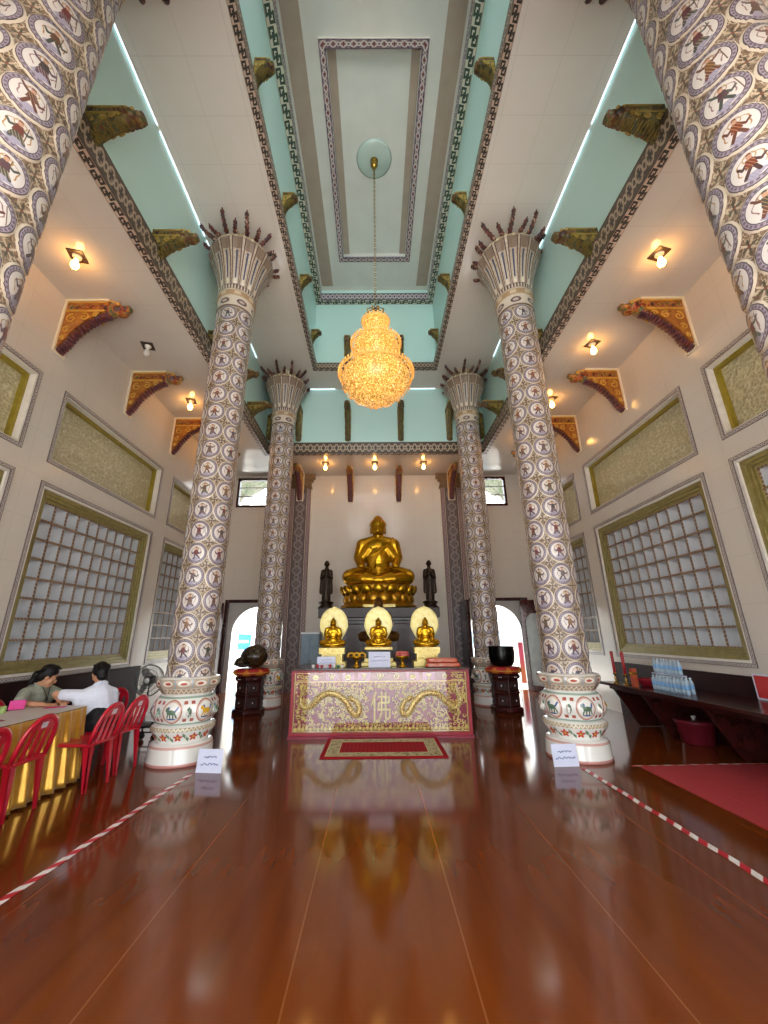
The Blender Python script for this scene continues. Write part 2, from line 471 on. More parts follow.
mb = MB(); mb.box(2.45, 2.53, 10.95, 11.88, .02, 2.42); mb.box(2.43, 2.45, 11.05, 11.78, .2, 1.1); mb.box(2.43, 2.45, 11.05, 11.78, 1.25, 2.3)
struct(mb.build('door_5', M_dark, bevel=.006))
# high back windows, and two unseen front openings added to brighten the ceilings
M_glass = Mat('clear glass'); nt = M_glass.nt
gl = M_glass.N.new('ShaderNodeBsdfGlossy'); gl.inputs['Roughness'].default_value = .02
tr = M_glass.N.new('ShaderNodeBsdfTransparent'); fz = M_glass.N.new('ShaderNodeFresnel'); fz.inputs[0].default_value = 1.6
mx = M_glass.N.new('ShaderNodeMixShader'); nt.links.new(fz.outputs[0], mx.inputs[0]); nt.links.new(tr.outputs[0], mx.inputs[1]); nt.links.new(gl.outputs[0], mx.inputs[2])
nt.links.new(mx.outputs[0], M_glass.N['Material Output'].inputs[0])
for i, (a, b, y_, z0, z1, nb) in enumerate([(a, b, D, 5.46, 6.46, 0) for a, b in WIN]+[(-1.5, 1.5, YB0-.13, ZA+.25, ZC-.12, 3), (-1.6, 1.6, YU0-.13, ZC+.3, ZU-.1, 3)]):
    w = bpy.data.objects.new('window_%d' % (i+1), None); C.objects.link(w); w['kind'] = 'structure'
    mb = MB(); y0_, y1_ = (y_-.04, y_+.1) if nb == 0 else (y_, y_+.1)
    mb.box(a, a+.07, y0_, y1_, z0, z1); mb.box(b-.07, b, y0_, y1_, z0, z1); mb.box(a+.07, b-.07, y0_, y1_, z0, z0+.07); mb.box(a+.07, b-.07, y0_, y1_, z1-.07, z1)
    mb.build('window_frame', M_dark, w, bevel=.004)
    mb = MB()
    if nb == 0: mb.box(a+.07, b-.07, y_, y_+.03, z0+.36, z0+.385); mb.box(a+.07, b-.07, y_, y_+.03, z0+.66, z0+.685)
    for k in range(1, nb+1): x = a+(b-a)*k/(nb+1); mb.box(x-.02, x+.02, y_+.02, y_+.05, z0+.07, z1-.07)
    mb.build('glazing_bar', M_dark, w)
    mb = MB(); mb.box(a+.07, b-.07, y_+.055, y_+.06, z0+.07, z1-.07); mb.build('pane', M_glass, w)

# ------------------------------------------------------------------ wall panels
def lattice_mat():
    m = Mat('red and gold lattice bars', rough=.4); p = m.xyz()
    k = ((p[1]+p[2])/.055).fract(); n = m.noise(30)
    c = m.mix(k.lt(.5), 'a8937a', '6a4230'); c = m.mix(n.gt(.62), c, '7f6a40'); m.color(c); return m
M_lat = lattice_mat()
M_niche = mottled('pale grey niche glaze', 'c2c5c9', 'cacdd1', 3, .3)
M_goldframe = mottled('olive gold frame', '867a46', '968a54', 12, .35, spec=.5, metal=.25)
M_goldin = mottled('bright olive gold reveal', '8f7d22', '9c8a2e', 12, .35, metal=.3)
def relief_mat():
    m = Mat('etched gold relief', rough=.32, metal=.1)
    n = m.noise(11, None, 8, .75); v = m.vor(24); w = m.noise(3.2, None, 2)
    k = (n*.7+v*.6)
    c = m.mix(k.ss(.35, .8), 'b8ad84', 'd2c9a4'); c = m.mix(k.ss(.72, .95), c, 'e2dcc0')
    m.color(c); m.bump(k+w*.3, .9, .05); return m
M_relief = relief_mat()
NAMES = [('nearest the camera', 'nearest the entrance'), ('in the middle bay', 'in the middle bay'), ('at the far end, behind the columns', 'at the far end')]
WHERE = {('left', 0): 'left wall, nearest bay at the frame edge', ('left', 1): 'left wall, above the seated people', ('left', 2): 'left wall, far bay behind the column', ('right', 0): 'right wall, nearest bay at the frame edge', ('right', 1): 'right wall, above the shelf of bottles', ('right', 2): 'right wall, far bay behind the column'}
_OLD = {('left', 0): 'nearest bay of the left wall, cut by the frame edge', ('left', 1): 'left wall, above the seated people', ('left', 2): 'far end of the left wall, behind the left middle column',
         ('right', 0): 'nearest bay of the right wall, cut by the frame edge', ('right', 1): 'right wall, above the dark shelf of bottles', ('right', 2): 'far end of the right wall, behind the right middle column'}
def frame_box(mb, y0, y1, z0, z1, w, xa, xb, mi=0):
    mb.box(xa, xb, y0, y0+w, z0, z1, mi); mb.box(xa, xb, y1-w, y1, z0, z1, mi)
    mb.box(xa, xb, y0+w, y1-w, z0, z0+w, mi); mb.box(xa, xb, y0+w, y1-w, z1-w, z1, mi)
def uvframe(mb, x, y0, y1, z0, z1, w, sx):
    for (a, b, c, d) in (((y0, z0), (y1, z0), (y1-w, z0+w), (y0+w, z0+w)), ((y1, z0), (y1, z1), (y1-w, z1-w), (y1-w, z0+w)),
                         ((y1, z1), (y0, z1), (y0+w, z1-w), (y1-w, z1-w)), ((y0, z1), (y0, z0), (y0+w, z0+w), (y0+w, z1-w))):
        L = math.hypot(b[0]-a[0], b[1]-a[1])/w
        q = [(x, *a), (x, *b), (x, *c), (x, *d)]; u = [(0, 0), (L, 0), (L-1, 1), (1, 1)]
        if sx > 0: q = q[::-1]; u = u[::-1]
        mb.quad(*q, 0, u)
for side, sx in (('left', -1), ('right', 1)):
    for bi, (y0, y1) in enumerate(PANS[side]):
        # --- niche lattice
        t = thing('lattice_panel', 'gold framed lattice of pale niches, '+WHERE[(side, bi)], 'wall panel', (sx*W, (y0+y1)/2, GZ0+DZ[side]), group='lattice panels on the side walls')
        h = (y1-y0)/2; H = GZ1-GZ0
        def X_(a, b): return tuple(sorted((sx*a, sx*b)))       # depth measured into the wall
        mb = MB(); uvframe(mb, -sx*.012, -h, h, 0, H, .055, sx); frame_box(mb, -h, h, 0, H, .055, *X_(-.011, .06)); mb.build('patterned_border', [M_thin], t)
        mb = MB(); frame_box(mb, -h+.055, h-.055, .055, H-.055, .035, *X_(0, .14)); mb.build('white_reveal', M_white, t)
        mb = MB(); frame_box(mb, -h+.09, h-.09, .09, H-.09, .06, *X_(.03, .2)); frame_box(mb, -h+.15, h-.15, .15, H-.15, .05, *X_(.05, .2)); frame_box(mb, -h+.2, h-.2, .2, H-.2, .04, *X_(.075, .2))
        mb.build('gold_frame', M_goldframe, t, bevel=.006)
        ya, yb, za, zb = -h+.24, h-.24, .24, H-.24; nc, nr = 10, 8; cw = (yb-ya)/nc; ch = (zb-za)/nr
        mb = MB()
        for c_ in range(nc+1): mb.box(*X_(.1, .12), ya+c_*cw-.009, ya+c_*cw+.009, za-.0, zb)
        for r_ in range(nr+1): mb.box(*X_(.085, .12), ya-.018, yb+.018, za+r_*ch-.015, za+r_*ch+.015)
        for c_ in range(nc+1):
            for r_ in range(nr+1): mb.ell((sx*.085, ya+c_*cw, za+r_*ch), (.008, .016, .018), nu=8, nv=4)
        mb.build('lattice', M_lat, t)
        mb = MB()                                             # concave niche backs with a vaulted head
        for c_ in range(nc):
            for r_ in range(nr):
                yc = ya+(c_+.5)*cw; zc = za+r_*ch; vs = []; fs = []; Q = [(.175*sin(PI*j/12)**.75, -.5*cos(PI*j/12)) for j in range(13)]; n = len(Q)-1
                prof = [(0, .2), (.03*ch, 1), (.7*ch, 1), (.86*ch, .9), (.95*ch, .6), (ch, .05)]
                for zz, k in prof:
                    for j in range(n+1):
                        vs.append((sx*(.12+Q[j][0]*k), yc+cw*Q[j][1], zc+zz))
                for i in range(len(prof)-1):
                    for j in range(n):
                        q = (i*(n+1)+j, i*(n+1)+j+1, (i+1)*(n+1)+j+1, (i+1)*(n+1)+j); fs.append(q)
                fs.append(tuple(range(n+1)))
                mb.add(vs, fs, None, 0, True)
        mb.box(*X_(.3, .31), -h, h, 0, H)
        mb.build('niche_back', M_niche, t)
        # --- relief above
        t = thing('relief_panel', 'etched gold relief high on the '+WHERE[(side, bi)].replace('above the seated people', 'middle bay over the seated people').replace('above the shelf', 'middle bay over the shelf'), 'wall panel', (sx*W, (y0+y1)/2, RZ0+DZ[side]), group='relief panels on the side walls')
        H = RZ1-RZ0
        mb = MB(); uvframe(mb, -sx*.012, -h, h, 0, H, .055, sx); frame_box(mb, -h, h, 0, H, .055, *X_(-.011, .06)); mb.build('patterned_border', [M_thin], t)
        mb = MB(); frame_box(mb, -h+.055, h-.055, .055, H-.055, .02, *X_(0, .16)); mb.build('white_reveal', M_white, t)
        mb = MB(); frame_box(mb, -h+.075, h-.075, .075, H-.075, .045, *X_(.1, .2)); mb.build('gold_frame', M_goldin, t)
        mb = MB(); mb.box(*X_(.17, .22), -h+.12, h-.12, .12, H-.12); mb.box(*X_(.2, .23), -h, h, 0, H)
        mb.build('relief', M_relief, t)
# ------------------------------------------------------------------ columns
def medallion_mat():
    m = Mat('mosaic medallions', rough=.3); uv = m.xyz('UV')
    iu, iv = uv[0].floor(), uv[1].floor()
    cu, cv = uv[0].fract()-.5, uv[1].fract()-.5
    d = (cu*cu+cv*cv).sqrt()
    r1 = m.rnd(iu, iv); r2 = m.rnd(iu+31.7, iv); r3 = m.rnd(iu, iv+17.3); r4 = m.rnd(iu+5.1, iv+9.7)
    x, y = cu/.33, cv/.33
    # corner ornament
    eu, ev = .5-cu.abs(), .5-cv.abs()
    n = m.noise(40)
    corner = m.mix(n.ss(.4, .6), '86705c', '634d40')
    corner = m.mix((m.noise(24, None, 1)-.5).abs().lt(.03), corner, 'b5a58c')
    pet = ((eu-ev).abs().lt(.03))*(eu+ev).lt(.27)
    cr = (eu.mn(ev)).lt(.022)*(eu.mx(ev)).lt(.16)
    corner = m.mix(pet, corner, 'b8a48c'); corner = m.mix(cr, corner, '4c4a3c'); corner = m.mix((eu*eu+ev*ev).lt(.0016), corner, '74483c')
    dots = ((cv.atan2(cu)*(26/(2*PI))).fract()-.5).abs().lt(.28)*(d-.397).abs().lt(.022)
    c = m.mix(d.lt(.5), corner, 'c9bba8')
    c = m.mix(d.lt(.457), c, '4d4244')
    c = m.mix(d.lt(.435), c, '978b98'); c = m.mix(dots, c, '64555f')
    c = m.mix(d.lt(.366), c, '54474f'); c = m.mix(d.lt(.346), c, 'cdc5bf')
    # the little painted figure
    body = m.ramp(r1, [(0, '71352d'), (.2, '573a40'), (.38, '6e4c36'), (.55, '46423c'), (.7, '633139'), (.85, '4c4256')], True)
    limb = m.ramp(r2, [(0, '4b3634'), (.25, '653f33'), (.5, '464a44'), (.75, '553f50')], True)
    al = (r3-.5)*.7; ar = (r4-.5)*.7; lx = (r2-.5)*.3
    fig = None
    def un(a, b): return b if a is None else a.mx(b)
    limbs = None
    for q in (m.seg(x, y, -.14, .22, -.42, al+.14, .09), m.seg(x, y, -.42, al+.14, -.6, al+.42, .07),
              m.seg(x, y, .14, .22, .42, ar+.1, .085), m.seg(x, y, .42, ar+.1, .66, ar+.34, .07),
              m.seg(x, y, -.1, -.25, lx-.3, -.72, .1), m.seg(x, y, .1, -.25, lx+.38, -.66, .1)):
        limbs = un(limbs, q)
    torso = ((x-lx*.25).abs().lt(.17+(.42-y)*.2))*y.lt(.42)*y.gt(-.2); head = m.ell(x, y, 0.0, .54, .14, .16); hat = m.ell(x, y, 0.0, .7, .12, .13)
    skirt = ((x-lx*.3).abs().lt(.2+(-.1-y)*.38))*y.lt(-.15)*y.gt(-.62)*r4.gt(.35)
    fold = ((x*(6.0)+y*3.0).fract()-.5).abs().lt(.09)
    cloud = ((x*.9).abs()+(y+.78).abs()*1.6+(x*7.0).sin()*.08).lt(.56)*y.lt(-.58)
    halo = ((x*x+(y-.52)*(y-.52)).sqrt()-.3).abs().lt(.03)
    ribbon = ((x*x+(y-.05)*(y-.05)).sqrt()-.66+(y*9.0+r1*6.0).sin()*.05).abs().lt(.035)*y.gt(-.4)
    staff = m.seg(x, y, r3-.05, -.5, r3*.5+.2, .72, .03)*r2.gt(.4)
    c = m.mix(cloud, c, m.mix(fold, '9a94a4', '8b8398')); c = m.mix(ribbon, c, m.mix(r3.gt(.5), 'a1794a', '8a6a6a')); c = m.mix(halo, c, 'a88a5a'); c = m.mix(staff, c, '6a5038')
    c = m.mix(limbs, c, limb); c = m.mix(skirt, c, m.mix(fold, limb, 'b39a78')); c = m.mix(torso, c, m.mix(fold, body, m.mix(r2.gt(.5), 'b08a50', limb)))
    c = m.mix(hat, c, body); c = m.mix(head, c, 'b98f74')
    m.color(c); m.bump(torso.mx(limbs).mx(head)+dots*.5+pet.mx(cr), .35, .01); return m
M_med = medallion_mat()

def base_mat():
    m = Mat('painted ceramic base', rough=.16, spec=.5, coat=.3); uv = m.xyz('UV'); p = m.xyz()
    z = p[2]; u = uv[0]                                          # u: 0..12 around
    c = m.mix(m.noise(6), 'dfdcd4', 'e8e6e0')
    # plinth bands
    c = m.mix((z-.018).abs().lt(.018), c, 'c98f86'); c = m.mix((z-.205).abs().lt(.013), c, 'cfa49a')
    # flower tier .22-.42
    fu = u.fract()-.5; fz = (z-.315)/.165
    a = (fz.atan2(fu)); dd = (fu*fu+fz*fz).sqrt(); petal = dd.lt((a*5.0).sin()*.07+.23)
    t1 = z.gt(.225)*z.lt(.425)
    leaf = ((((u+.5).fract()-.5).abs()-.12).abs().lt(.1))*((fz+(u*6.283).sin()*.2).abs().lt(.12))
    c = m.mix(t1*leaf, c, '6d8a68'); c = m.mix(t1*petal, c, 'c4503c'); c = m.mix(t1*dd.lt(.08), c, 'd8a24a')
    band = (z-.405).abs().lt(.022); zig = ((u*4.0).fract()-.5).abs()*2.0
    c = m.mix(band, c, 'a8997c'); c = m.mix(band*((zig*.04+.385)-z).abs().lt(.008), c, 'e2d8c0')
    # animal tier .45-.77: six round pictures
    mu = (u*.5).fract()-.5; X_ = mu*.85; Y_ = (z-.61)*1.9; md = (X_*X_+Y_*Y_).sqrt()
    t2 = z.gt(.45)*z.lt(.77); k = (u*.5).floor(); r1 = m.rnd(k, 4.0); r2 = m.rnd(k, 8.0)
    fur = m.ramp(r1, [(0, 'c0562f'), (.33, 'd0a02c'), (.66, '56705a')], True)
    mane = m.ramp(r2, [(0, '4c5f96'), (.5, 'a83a38')], True)
    c = m.mix(t2*(md-.245).abs().lt(.016), c, 'b57a68'); c = m.mix(t2*(md-.215).abs().lt(.008), c, 'c9a088')
    corner = t2*md.gt(.29)*((X_.abs()-.33).abs().lt(.05))*((Y_.abs()-.19).abs().lt(.035)); c = m.mix(corner, c, 'a8584a')
    q = m.ell(X_, Y_, 0.0, 0.0, .105, .055).mx(m.ell(X_, Y_, -.11, .06, .045, .045))
    for (ax, bx) in ((-.07, -.1), (-.03, -.02), (.06, .05), (.09, .13)): q = q.mx(m.seg(X_, Y_, ax, -.02, bx, -.12, .017))
    q2 = m.seg(X_, Y_, .1, .02, .15, .1, .022).mx(m.ell(X_, Y_, -.075, .08, .035, .04)).mx(m.ell(X_, Y_, -.0, -.15, .12, .018))
    c = m.mix(t2*q2, c, mane); c = m.mix(t2*q, c, fur)
    gr = (z-.765).abs().lt(.012).mx((z-.462).abs().lt(.01)); c = m.mix(gr, c, '93a99a')
    # cup tier .8-1.0
    t3 = z.gt(.87)*z.lt(.985); e = m.ell(fu, (z-.93)/.1, 0.0, 0.0, .36, .34); e2 = m.ell(fu, (z-.93)/.1, 0.0, 0.0, .2, .16)
    c = m.mix(t3, c, 'b6a48e'); c = m.mix(t3*e, c, 'e0d9cc'); c = m.mix(t3*e2, c, 'b0523f'); c = m.mix(t3*fu.abs().gt(.45), c, '9aa2a8')
    t4 = (z-.835).abs().lt(.03); zig2 = ((u*3.0).fract()-.5).abs()*2.0
    c = m.mix(t4, c, 'a58e78'); c = m.mix(t4*((zig2*.04+.815)-z).abs().lt(.01), c, 'ddd0b8')
    m.color(c); m.bump(q.mx(q2)*t2+petal*t1+e*t3, .3, .01); return m
M_base = base_mat()

def capital_mat():
    m = Mat('painted fluted capital', rough=.35); uv = m.xyz('UV'); p = m.xyz(); z = p[2]
    u = uv[0]; f = u.fract()-.5                                  # 16 flutes
    n = m.noise(25)
    c = m.mix(n.ss(.4, .6), 'b09c88', 'c4b4a0')
    h = (z-7.5)/.8
    edge = (f.abs()-(.42-.06*h)).abs().lt(.05); c = m.mix(edge*z.gt(7.5), c, '583a34')
    tongue = f.abs().lt(.2-.13*h)*z.gt(7.52); c = m.mix(tongue*h.lt(.75), c, 'd8cdbd'); c = m.mix(f.abs().lt(.1)*h.gt(.16)*h.lt(.78), c, '4a4a62')
    c = m.mix(z.gt(8.14)*f.abs().lt(.3), c, '87705f')
    c = m.mix((z-7.46).abs().lt(.05), c, '5b4642'); c = m.mix((z-7.46).abs().lt(.045)*((u*2.5).fract()-.5).abs().lt(.22), c, 'd5c6b4')
    c = m.mix((z-7.33).abs().lt(.05), c, 'a98a66'); c = m.mix((z-7.33).abs().lt(.035)*((u*.5).fract()-.5).abs().lt(.2), c, 'c9b596')
    b = z.gt(7.06)*z.lt(7.27); e = m.ell((u*.4).fract()-.5, (z-7.165)/.2, 0.0, 0.0, .3, .3); e2 = m.ell((u*.4).fract()-.5, (z-7.165)/.2, 0.0, 0.0, .17, .15)
    c = m.mix(b, c, 'cdbfae'); c = m.mix(b*e, c, '5e4a4c'); c = m.mix(b*e2, c, 'b9a79a')
    c = m.mix((z-7.05).abs().lt(.015), c, '6a5548'); c = m.mix(z.gt(8.37), c, 'b7a283'); c = m.mix(z.gt(8.37)*((u*1.5).fract()-.5).abs().lt(.16), c, 'e0d6bb')
    m.color(c); m.bump(edge.mx(e2), .3, .015); return m
M_cap = capital_mat()
M_drag = Mat('painted dragon limbs', rough=.35)
m = M_drag; n = m.noise(14, None, 2); c = m.mix(n.ss(.38, .5), '2a2028', '5c2c22'); c = m.mix(n.ss(.54, .6), c, '7d4833'); c = m.mix(n.gt(.64), c, 'bfa896'); m.color(c); m.bump(n, .4, .02)

SH0, SH1, CELLS = 1.0, 7.05, 18.5
def make_shaft(mb):
    nu, nv = 6*14, int(CELLS*12)
    vs = []; fs = []; uvs = []
    for j in range(nv+1):
        t = j/nv; z = SH0+(SH1-SH0)*t; v = t*CELLS+.5; r0 = .28+.014*t
        for i in range(nu):
            u = 6*i/nu; a = 2*PI*i/nu-PI/2-PI/6                 # a circle faces -y
            du, dv = (u % 1)-.5, (v % 1)-.5; d = math.hypot(du, dv)
            b = .026*math.sqrt(max(0, 1-(d/.515)**2))+.01*math.exp(-((d-.455)/.035)**2)
            r = r0+b; vs.append((r*cos(a), r*sin(a), z))
    for j in range(nv):
        for i in range(nu):
            i2 = (i+1) % nu; fs.append((j*nu+i, j*nu+i2, (j+1)*nu+i2, (j+1)*nu+i))
            u0, u1 = 6*i/nu, 6*(i+1)/nu; v0, v1 = j/nv*CELLS+.5, (j+1)/nv*CELLS+.5
            uvs.append(((u0, v0), (u1, v0), (u1, v1), (u0, v1)))
    mb.add(vs, fs, None, 0, True, uvs)
def make_column(label, loc):
    t = thing('ornate_column', label, 'column', loc, 0, 'medallion columns of the nave', 'thing')
    mb = MB()
    mb.lathe([(.42, 0), (.425, .03), (.412, .05), (.405, .19), (.395, .22), (.35, .24)], 48, us=12, a0=-PI/2-PI/6)
    mb.lathe([(.345, .225), (.335, .26), (.365, .31), (.405, .37), (.418, .405), (.40, .43), (.34, .45)], 96, us=12, a0=-PI/2-PI/6, fr=lambda a, z: 1+.012*cos(12*(a+PI/2)))
    mb.lathe([(.335, .44), (.355, .47), (.40, .53), (.425, .61), (.405, .69), (.365, .745), (.335, .78), (.32, .79)], 96, us=12, a0=-PI/2-PI/6, fr=lambda a, z: 1+.05*cos(6*(a+PI/2))*max(0, 1-((z-.61)/.2)**2))
    mb.lathe([(.315, .775), (.33, .80), (.37, .85), (.405, .89), (.415, .93), (.415, .975), (.40, .995), (.33, 1.005)], 96, us=12, a0=-PI/2-PI/6, fr=lambda a, z: 1+.02*cos(12*(a+PI/2)))
    mb.v = [(x*.94, y*.94, z) for x, y, z in mb.v]; mb.build('base', M_base, t)
    for k in range(6):                                           # lion bosses between the painted rounds
        a = k*PI/3-PI/2-PI/6; mb = MB()
        mb.ell((.405*cos(a), .405*sin(a), .6), (.035, .035, .06), nu=8, nv=6); mb.ell((.43*cos(a), .43*sin(a), .575), (.028, .028, .03), nu=8, nv=6)
        mb.v = [(x*.94, y*.94, z) for x, y, z in mb.v]; mb.build('lion_boss', M_base, t)
    mb = MB(); make_shaft(mb); mb.build('shaft', M_med, t)
    mb = MB()
    mb.lathe([(.385, 7.03), (.40, 7.05), (.395, 7.07), (.392, 7.26), (.405, 7.28), (.425, 7.30), (.425, 7.36), (.41, 7.39), (.42, 7.41), (.43, 7.46), (.42, 7.51)], 48, us=16)
    mb.lathe([(.41, 7.50), (.43, 7.6), (.46, 7.8), (.51, 8.02), (.585, 8.2), (.63, 8.29), (.635, 8.34), (.60, 8.37)], 16*8, us=16, fr=lambda a, z: 1+.035*abs(cos(8*a))*min(1, (z-7.5)/.4))
    mb.lathe([(.59, 8.34), (.615, 8.37), (.615, 8.42), (.585, 8.45), (.3, 8.47)], 48, us=16)
    mb.lathe([(.28, 8.46), (.30, 8.5), (.24, 8.62), (.3, 8.72), (.34, ZC-.004)], 24, us=16)
    mb.v = [(x*(.8 if z < 7.55 else min(.9, .8+(z-7.55)*.16)), y*(.8 if z < 7.55 else min(.9, .8+(z-7.55)*.16)), z) for x, y, z in mb.v]; mb.build('capital', M_cap, t)
    for k in range(10):
        for tier, da in ((0, 0), (1, PI/10)):
            a = 2*PI*k/10+da+.12
            if tier == 0: pts = [(.30, 8.42), (.44, 8.50), (.51, 8.53), (.57, 8.58), (.61, 8.62), (.625, 8.655)]; rr = [.055, .058, .052, .05, .046, .036]
            else: pts = [(.36, 8.42), (.47, 8.46), (.55, 8.455), (.60, 8.465), (.63, 8.49)]; rr = [.055, .058, .054, .05, .036]
            sw = .06*(-1)**k
            lim = min(.85 if tier == 0 else .76, .63/max(.01, abs(cos(a))), .63/max(.01, sin(a)))/(.66 if tier == 0 else .66); pts = [(.34+(r-.34)*(1+(lim-1)*1.9) if r > .34 else r, z) for r, z in pts]
            P = [((r*cos(a+sw*sin(5*r))), (r*sin(a+sw*sin(5*r))), z) for r, z in pts]
            mb = MB(); Q = spline(P, 4); nq = len(Q)
            mb.tube(Q, [(.05-.018*i/nq)*(1.12 if i % 3 == 0 else .78) for i in range(nq)], 8)
            for q in range(3, nq-2, 3): mb.ell(Q[q]+Vector((0, 0, .022)), (.02, .02, .024), nu=7, nv=5)
            e = Q[-1]; dv = (e-Q[-3]).normalized(); sd = dv.cross(Vector((0, 0, 1))).normalized()
            mb.ell(e, (.04, .04, .034), nu=8, nv=6)                 # head with open jaws, horns and crest
            mb.caps(e, e+dv*.05+Vector((0, 0, .012)), .022, .012, 7); mb.caps(e, e+dv*.045-Vector((0, 0, .024)), .018, .009, 7)
            for q in (-1, 1): mb.caps(e+sd*q*.02, e+sd*q*.04-dv*.035+Vector((0, 0, .015)), .01, .003, 6)
            mb.build('dragon_finial', M_drag, t)
    return t
col = make_column('middle column on the left, beside the red chairs and white notice', (-XC, D2, 0))
for (x, y, l) in ((XC, D2, 'middle column on the right, in front of the dark shelf'), (-XC, D3, 'rear left column, behind the wooden fish stand'),
                  (XC, D3, 'rear right column, behind the black bowl stand'), (-XC, D1, 'near column cropped at the top left of the frame'), (XC, D1, 'near column cropped at the top right of the frame')):
    copy_thing(col, 'white medallion column, '+l, (x, y, 0), PI if y < 3 else 0)
col['label'] = 'white medallion column, '+col['label']

# ------------------------------------------------------------------ dragon brackets
M_borg = mottled('orange and gold scroll panel', '8a4a1c', 'b0752a', 10, .4)
M_bgold = mottled('gilded scroll', 'c89a3c', 'd8ae52', 12, .35, metal=.35)
M_bscale = mottled('purple scaled edge', '4a2c3e', '7a3a30', 16, .4, bump=.5)
M_bhead = Mat('painted dragon head', rough=.4); m = M_bhead; n = m.noise(9, None, 3)
c = m.ramp(n, [(0, '4b2a28'), (.4, '8f3a22'), (.47, 'b0772c'), (.53, '54603a'), (.6, '9c4a28'), (.68, '5a4c66')], True); m.color(c); m.bump(n, .5, .03)
M_bgreen = Mat('green and gold painted panel', rough=.45); m = M_bgreen; n = m.noise(11, None, 3)
c = m.ramp(n, [(0, '3d3a22'), (.42, '6a5c2a'), (.52, '7d6a2c'), (.58, '4c5540'), (.66, '7d3f28')], True); m.color(c); m.bump(n, .4, .03)
M_trimw = Mat('cream border', 'e9dcc0', .5)
M_bgold2 = mottled('dull gilded scroll', '9c843c', 'b0984c', 12, .4, metal=.2)
M_bhead2 = Mat('dull painted dragon head', rough=.45); m = M_bhead2; n = m.noise(9, None, 3)
c = m.ramp(n, [(0, '33261f'), (.4, '5c3a24'), (.47, '7a6030'), (.53, '46502f'), (.6, '6b4426'), (.68, '4a4a58')], True); m.color(c); m.bump(n, .5, .03)
def make_bracket(label, panel, L=.96, H=.95, wd=.17, border=True, group=None):
    """points along +x from the wall (x=0); its top is z=0"""
    t = thing('mounted_dragon_bracket', label, 'bracket', group=group)
    k = L/.96; kz = H/.95; G_, HD, SC = (M_bgold, M_bhead, M_bscale) if border else (M_bgold2, M_bhead2, M_bgreen)
    under = [(.03, -.93), (.12, -.82), (.2, -.66), (.33, -.5), (.46, -.38), (.58, -.3), (.66, -.27)]
    poly = [(.03, -.03), (.66, -.03)]+[(x+.0, z+.07) for x, z in under[::-1]]+[(.03, -.86)]
    mb = MB(); mb.prism([(x*k, z*kz) for x, z in poly], wd, None, 0, -wd/2)
    mb.box(.03*k, .62*k, -wd/2-.012, wd/2+.012, -.23*kz, -.2*kz, 1); mb.box(.035*k, .62*k, -wd/2-.01, wd/2+.01, -.06*kz, -.035*kz, 1)
    for s in (-1, 1):
        for (cx, cz, r, a0, sg) in ((.15, -.36, .085, 1.5, 1), (.34, -.33, .075, 2.2, -1), (.115, -.56, .06, .6, 1), (.5, -.29, .05, .2, 1), (.09, -.72, .04, 1, 1)):
            P = [((cx+r*(1-i/16)*cos(a0+sg*i*.62))*k, s*(wd/2+.004), (cz+r*(1-i/16)*sin(a0+sg*i*.62))*kz) for i in range(14)]
            mb.tube(P, .013, 5, 1)
        for i in range(7):
            mb.ell(((.1+.08*i)*k, s*(wd/2+.0), -.13*kz), (.033*k, .016, .045*kz), nu=7, nv=5, mi=2)
    mb.build('scroll_panel', [panel, G_, HD], t)
    mb = MB()
    U = spline([(x*k, 0, z*kz+.03*kz) for x, z in under], 3)
    for i, p in enumerate(U): mb.ell(p, (.03*k, wd*.5, .038*kz), nu=8, nv=6); mb.ell(p+Vector((.018*k, 0, -.03*kz)), (.014*k, wd*.3, .014*kz), nu=6, nv=4)
    mb.build('scaled_edge', [SC, G_], t)
    mb = MB()                                                    # head: neck, cranium, snout, jaw, horns, eyes
    mb.ell((.64*k, 0, -.14*kz), (.11*k, wd*.55, .12*kz)); mb.ell((.75*k, 0, -.12*kz), (.11*k, wd*.6, .105*kz)); mb.ell((.88*k, 0, -.13*kz), (.1*k, wd*.48, .055*kz))
    mb.ell((.945*k, 0, -.105*kz), (.038*k, wd*.42, .045*kz)); mb.ell((.85*k, 0, -.21*kz), (.1*k, wd*.4, .03*kz))
    for s in (-1, 1):
        mb.ell((.8*k, s*wd*.4, -.07*kz), (.04*k, .03, .035*kz), nu=8, nv=6, mi=1); mb.ell((.66*k, s*wd*.52, -.15*kz), (.06*k, .02, .05*kz), nu=8, nv=6)
        mb.tube([(.76*k, s*wd*.3, -.04*kz), (.68*k, s*wd*.42, -.015*kz), (.6*k, s*wd*.5, -.02*kz)], [.02, .016, .006], 6, 1)
    mb.build('dragon_head', [HD, G_], t)
    if not border:
        mb = MB(); mb.box(0, .035*k, -wd/2-.01, wd/2+.01, -.9*kz, -.02); mb.build('wall_plate', panel, t)
    if border:
        mb = MB(); mb.box(0, .03*k, -wd/2-.025, wd/2+.025, -.95*kz, 0); mb.box(.03*k, .66*k, -wd/2-.02, wd/2+.02, -.03*kz, 0); mb.build('cream_border', M_trimw, t)
    return t
ORD = ['first from the camera', 'second from the camera', 'third from the camera', 'fourth from the camera', 'fifth from the camera']
GB = 'dragon brackets under the side ceilings'
br = make_bracket('', M_borg, group=GB); first = True
for side, sx in (('left', -1), ('right', 1)):
    for i, y in enumerate((3.2, 4.93, 6.66, 8.4, 10.1)):
        lab = 'orange gilded dragon bracket high on the %s wall, %s' % (side, ORD[i])
        if first: br.location = (sx*W, y, ZA); br['label'] = lab; br.rotation_euler.z = 0 if sx < 0 else PI; first = False
        else: copy_thing(br, lab, (sx*W, y, ZA), 0 if sx < 0 else PI)
